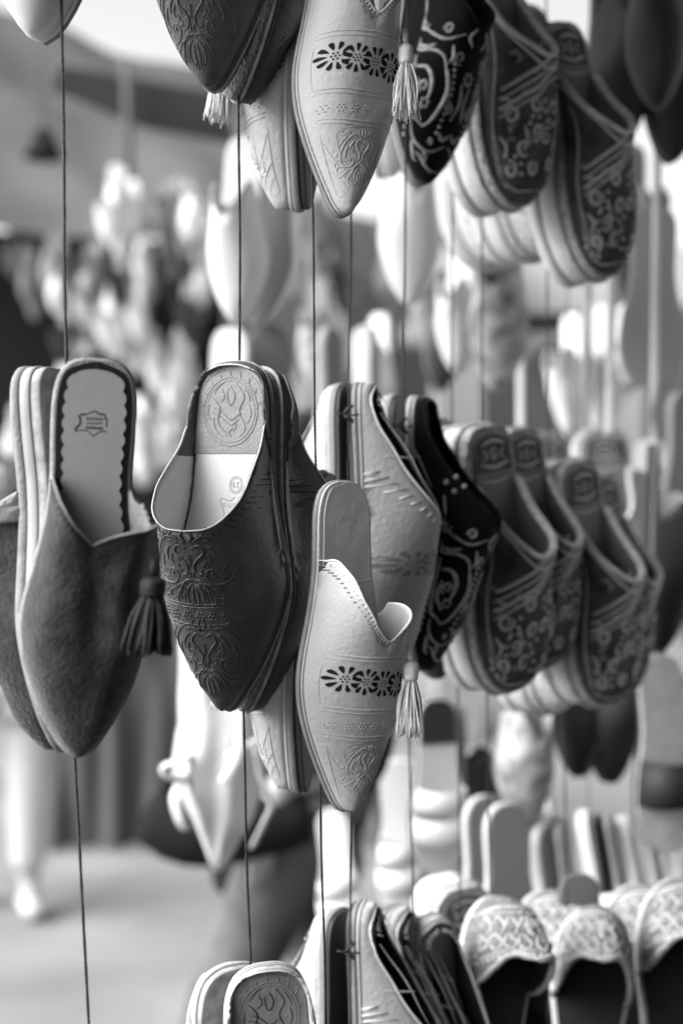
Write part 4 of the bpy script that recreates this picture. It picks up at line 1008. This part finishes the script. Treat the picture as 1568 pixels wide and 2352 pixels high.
string([(1412,-60,2.0),(1406,560,2.0),(1398,1000,2.05)], .0065, 'strap', 'long white strap above the white clog heel', 'strap')
string([(1512,-60,2.0),(1508,480,2.0),(1502,900,2.0),(1502,1010,2.2),(1520,1500,1.9)], .0060, 'strap', 'long white strap in front of the grey sandal sole', 'strap')
string([(1458,360,1.9),(1462,480,2.05)], .0008, 'rope', 'short dark string above the grey sandal sole')
string([(1195,560,2.3),(1196,1000,2.3)], .0065, 'strap', 'white strap left of the grey shutter', 'strap')
for (x, y, d, lab) in ((800, 955, 1.257, 'knot'), (925, 982, 1.343, 'knot'), (803, 2190, 1.26, 'knot')):
    c = P(x, y, d); vs = []; fs = []
    pts = [c + Vector((.0035*math.cos(a*.7), .0035*math.sin(a*.7), .004*math.sin(a*.45) + .0006*a - .006)) for a in range(22)]
    tube(vs, fs, crv(pts, 60), .0013, 6)
    tube(vs, fs, [c, c + Vector((-.011, -.004, .003))], .001, 5); tube(vs, fs, [c, c + Vector((.009, -.003, .001))], .001, 5)
    o = mesh_obj('knot', vs, fs, M['rope']); tag(o, {955: 'black knot on the string beside the cream heel with the seam', 982: 'black knot on the string left of the lower velvet slipper', 2190: 'black knot on the string between the bottom cream heels'}[y], 'knot', SG)

# ------------------------------------------------------------------ far wares across the lane
FARG = 'blurred slippers on the far stall'
fw = {'w': plain_slipper(seed=51, name='far_slipper'), 'g': plain_slipper(up='plain_grey', ins='plain_grey', seed=52, name='far_slipper', lining='dark_in'), 'd': plain_slipper(up='plain_dark', ins='plain_grey', sole='plain_dark', seed=53, name='far_slipper', lining='dark_in')}
FL = {'w': 'white slipper among the blurred ones hanging on the far stall', 'g': 'grey slipper among the blurred ones hanging on the far stall', 'd': 'dark slipper among the blurred ones hanging on the far stall'}
def far(k, x, y, d):
    t = rnd.uniform(-14, 14)
    place(use('far' + k, fw[k]), x, y - 66*6.2/d, d, x + t, y + 66*6.2/d, d + rnd.uniform(-.05, .05), rnd.uniform(-50, 30), FL[k], FARG + ', ' + {'w': 'white', 'g': 'grey', 'd': 'dark'}[k])
def clump(k, x0, x1, y0, y1, n, d=6.2):
    for i in range(n): far(k, rnd.uniform(x0, x1), rnd.uniform(y0, y1), d + rnd.uniform(-.35, .35))
clump('w', 250, 335, 430, 560, 7); clump('g', 120, 235, 520, 700, 7); clump('w', 320, 345, 590, 640, 2); clump('g', 200, 300, 560, 680, 4)
clump('w', 235, 330, 700, 830, 11); clump('w', 330, 430, 790, 930, 10); clump('d', 380, 470, 560, 760, 8); clump('w', 310, 400, 950, 1060, 8)
clump('g', 380, 480, 460, 560, 6); clump('w', 60, 130, 620, 720, 0); clump('w', 640, 760, 560, 760, 6, 7.5); clump('g', 690, 900, 640, 1000, 14, 7.5); clump('w', 700, 860, 760, 980, 8, 7.2)
clump('d', 250, 330, 600, 660, 2); clump('w', 600, 700, 880, 1000, 4, 6.5); clump('w', 10, 40, 980, 1100, 3); clump('g', 640, 760, 460, 560, 6, 7.5)
clump('g', 1380, 1450, 620, 900, 5, 7)
clump('g', 20, 95, 560, 800, 5, 6.6); clump('w', 120, 220, 640, 900, 7); clump('g', 250, 460, 600, 960, 12, 6.6); clump('w', 420, 480, 480, 640, 4); clump('w', 150, 230, 880, 1080, 5); clump('d', 140, 240, 760, 900, 5)
clump('w', 380, 440, 900, 1060, 4); clump('g', 640, 900, 470, 620, 9, 7.8); clump('d', 660, 900, 600, 900, 7, 7.8); clump('w', 880, 990, 560, 760, 5, 7.4); clump('g', 560, 640, 760, 900, 4, 6.8)

# fine relief, stitches and fringes stay joined: too small to pick apart one by one
for o in bpy.data.objects:
    if o.type == 'MESH' and o.parent and o.name.split('.')[0] in ('tooling', 'stitching', 'stitch_holes', 'embroidery', 'brocade_leaves', 'crochet_knots', 'tassel_fringe', 'pad_relief', 'insole_pattern', 'insole_seams', 'size_stamp', 'maker_stamp', 'cutwork'):
        o['kind'] = 'stuff'
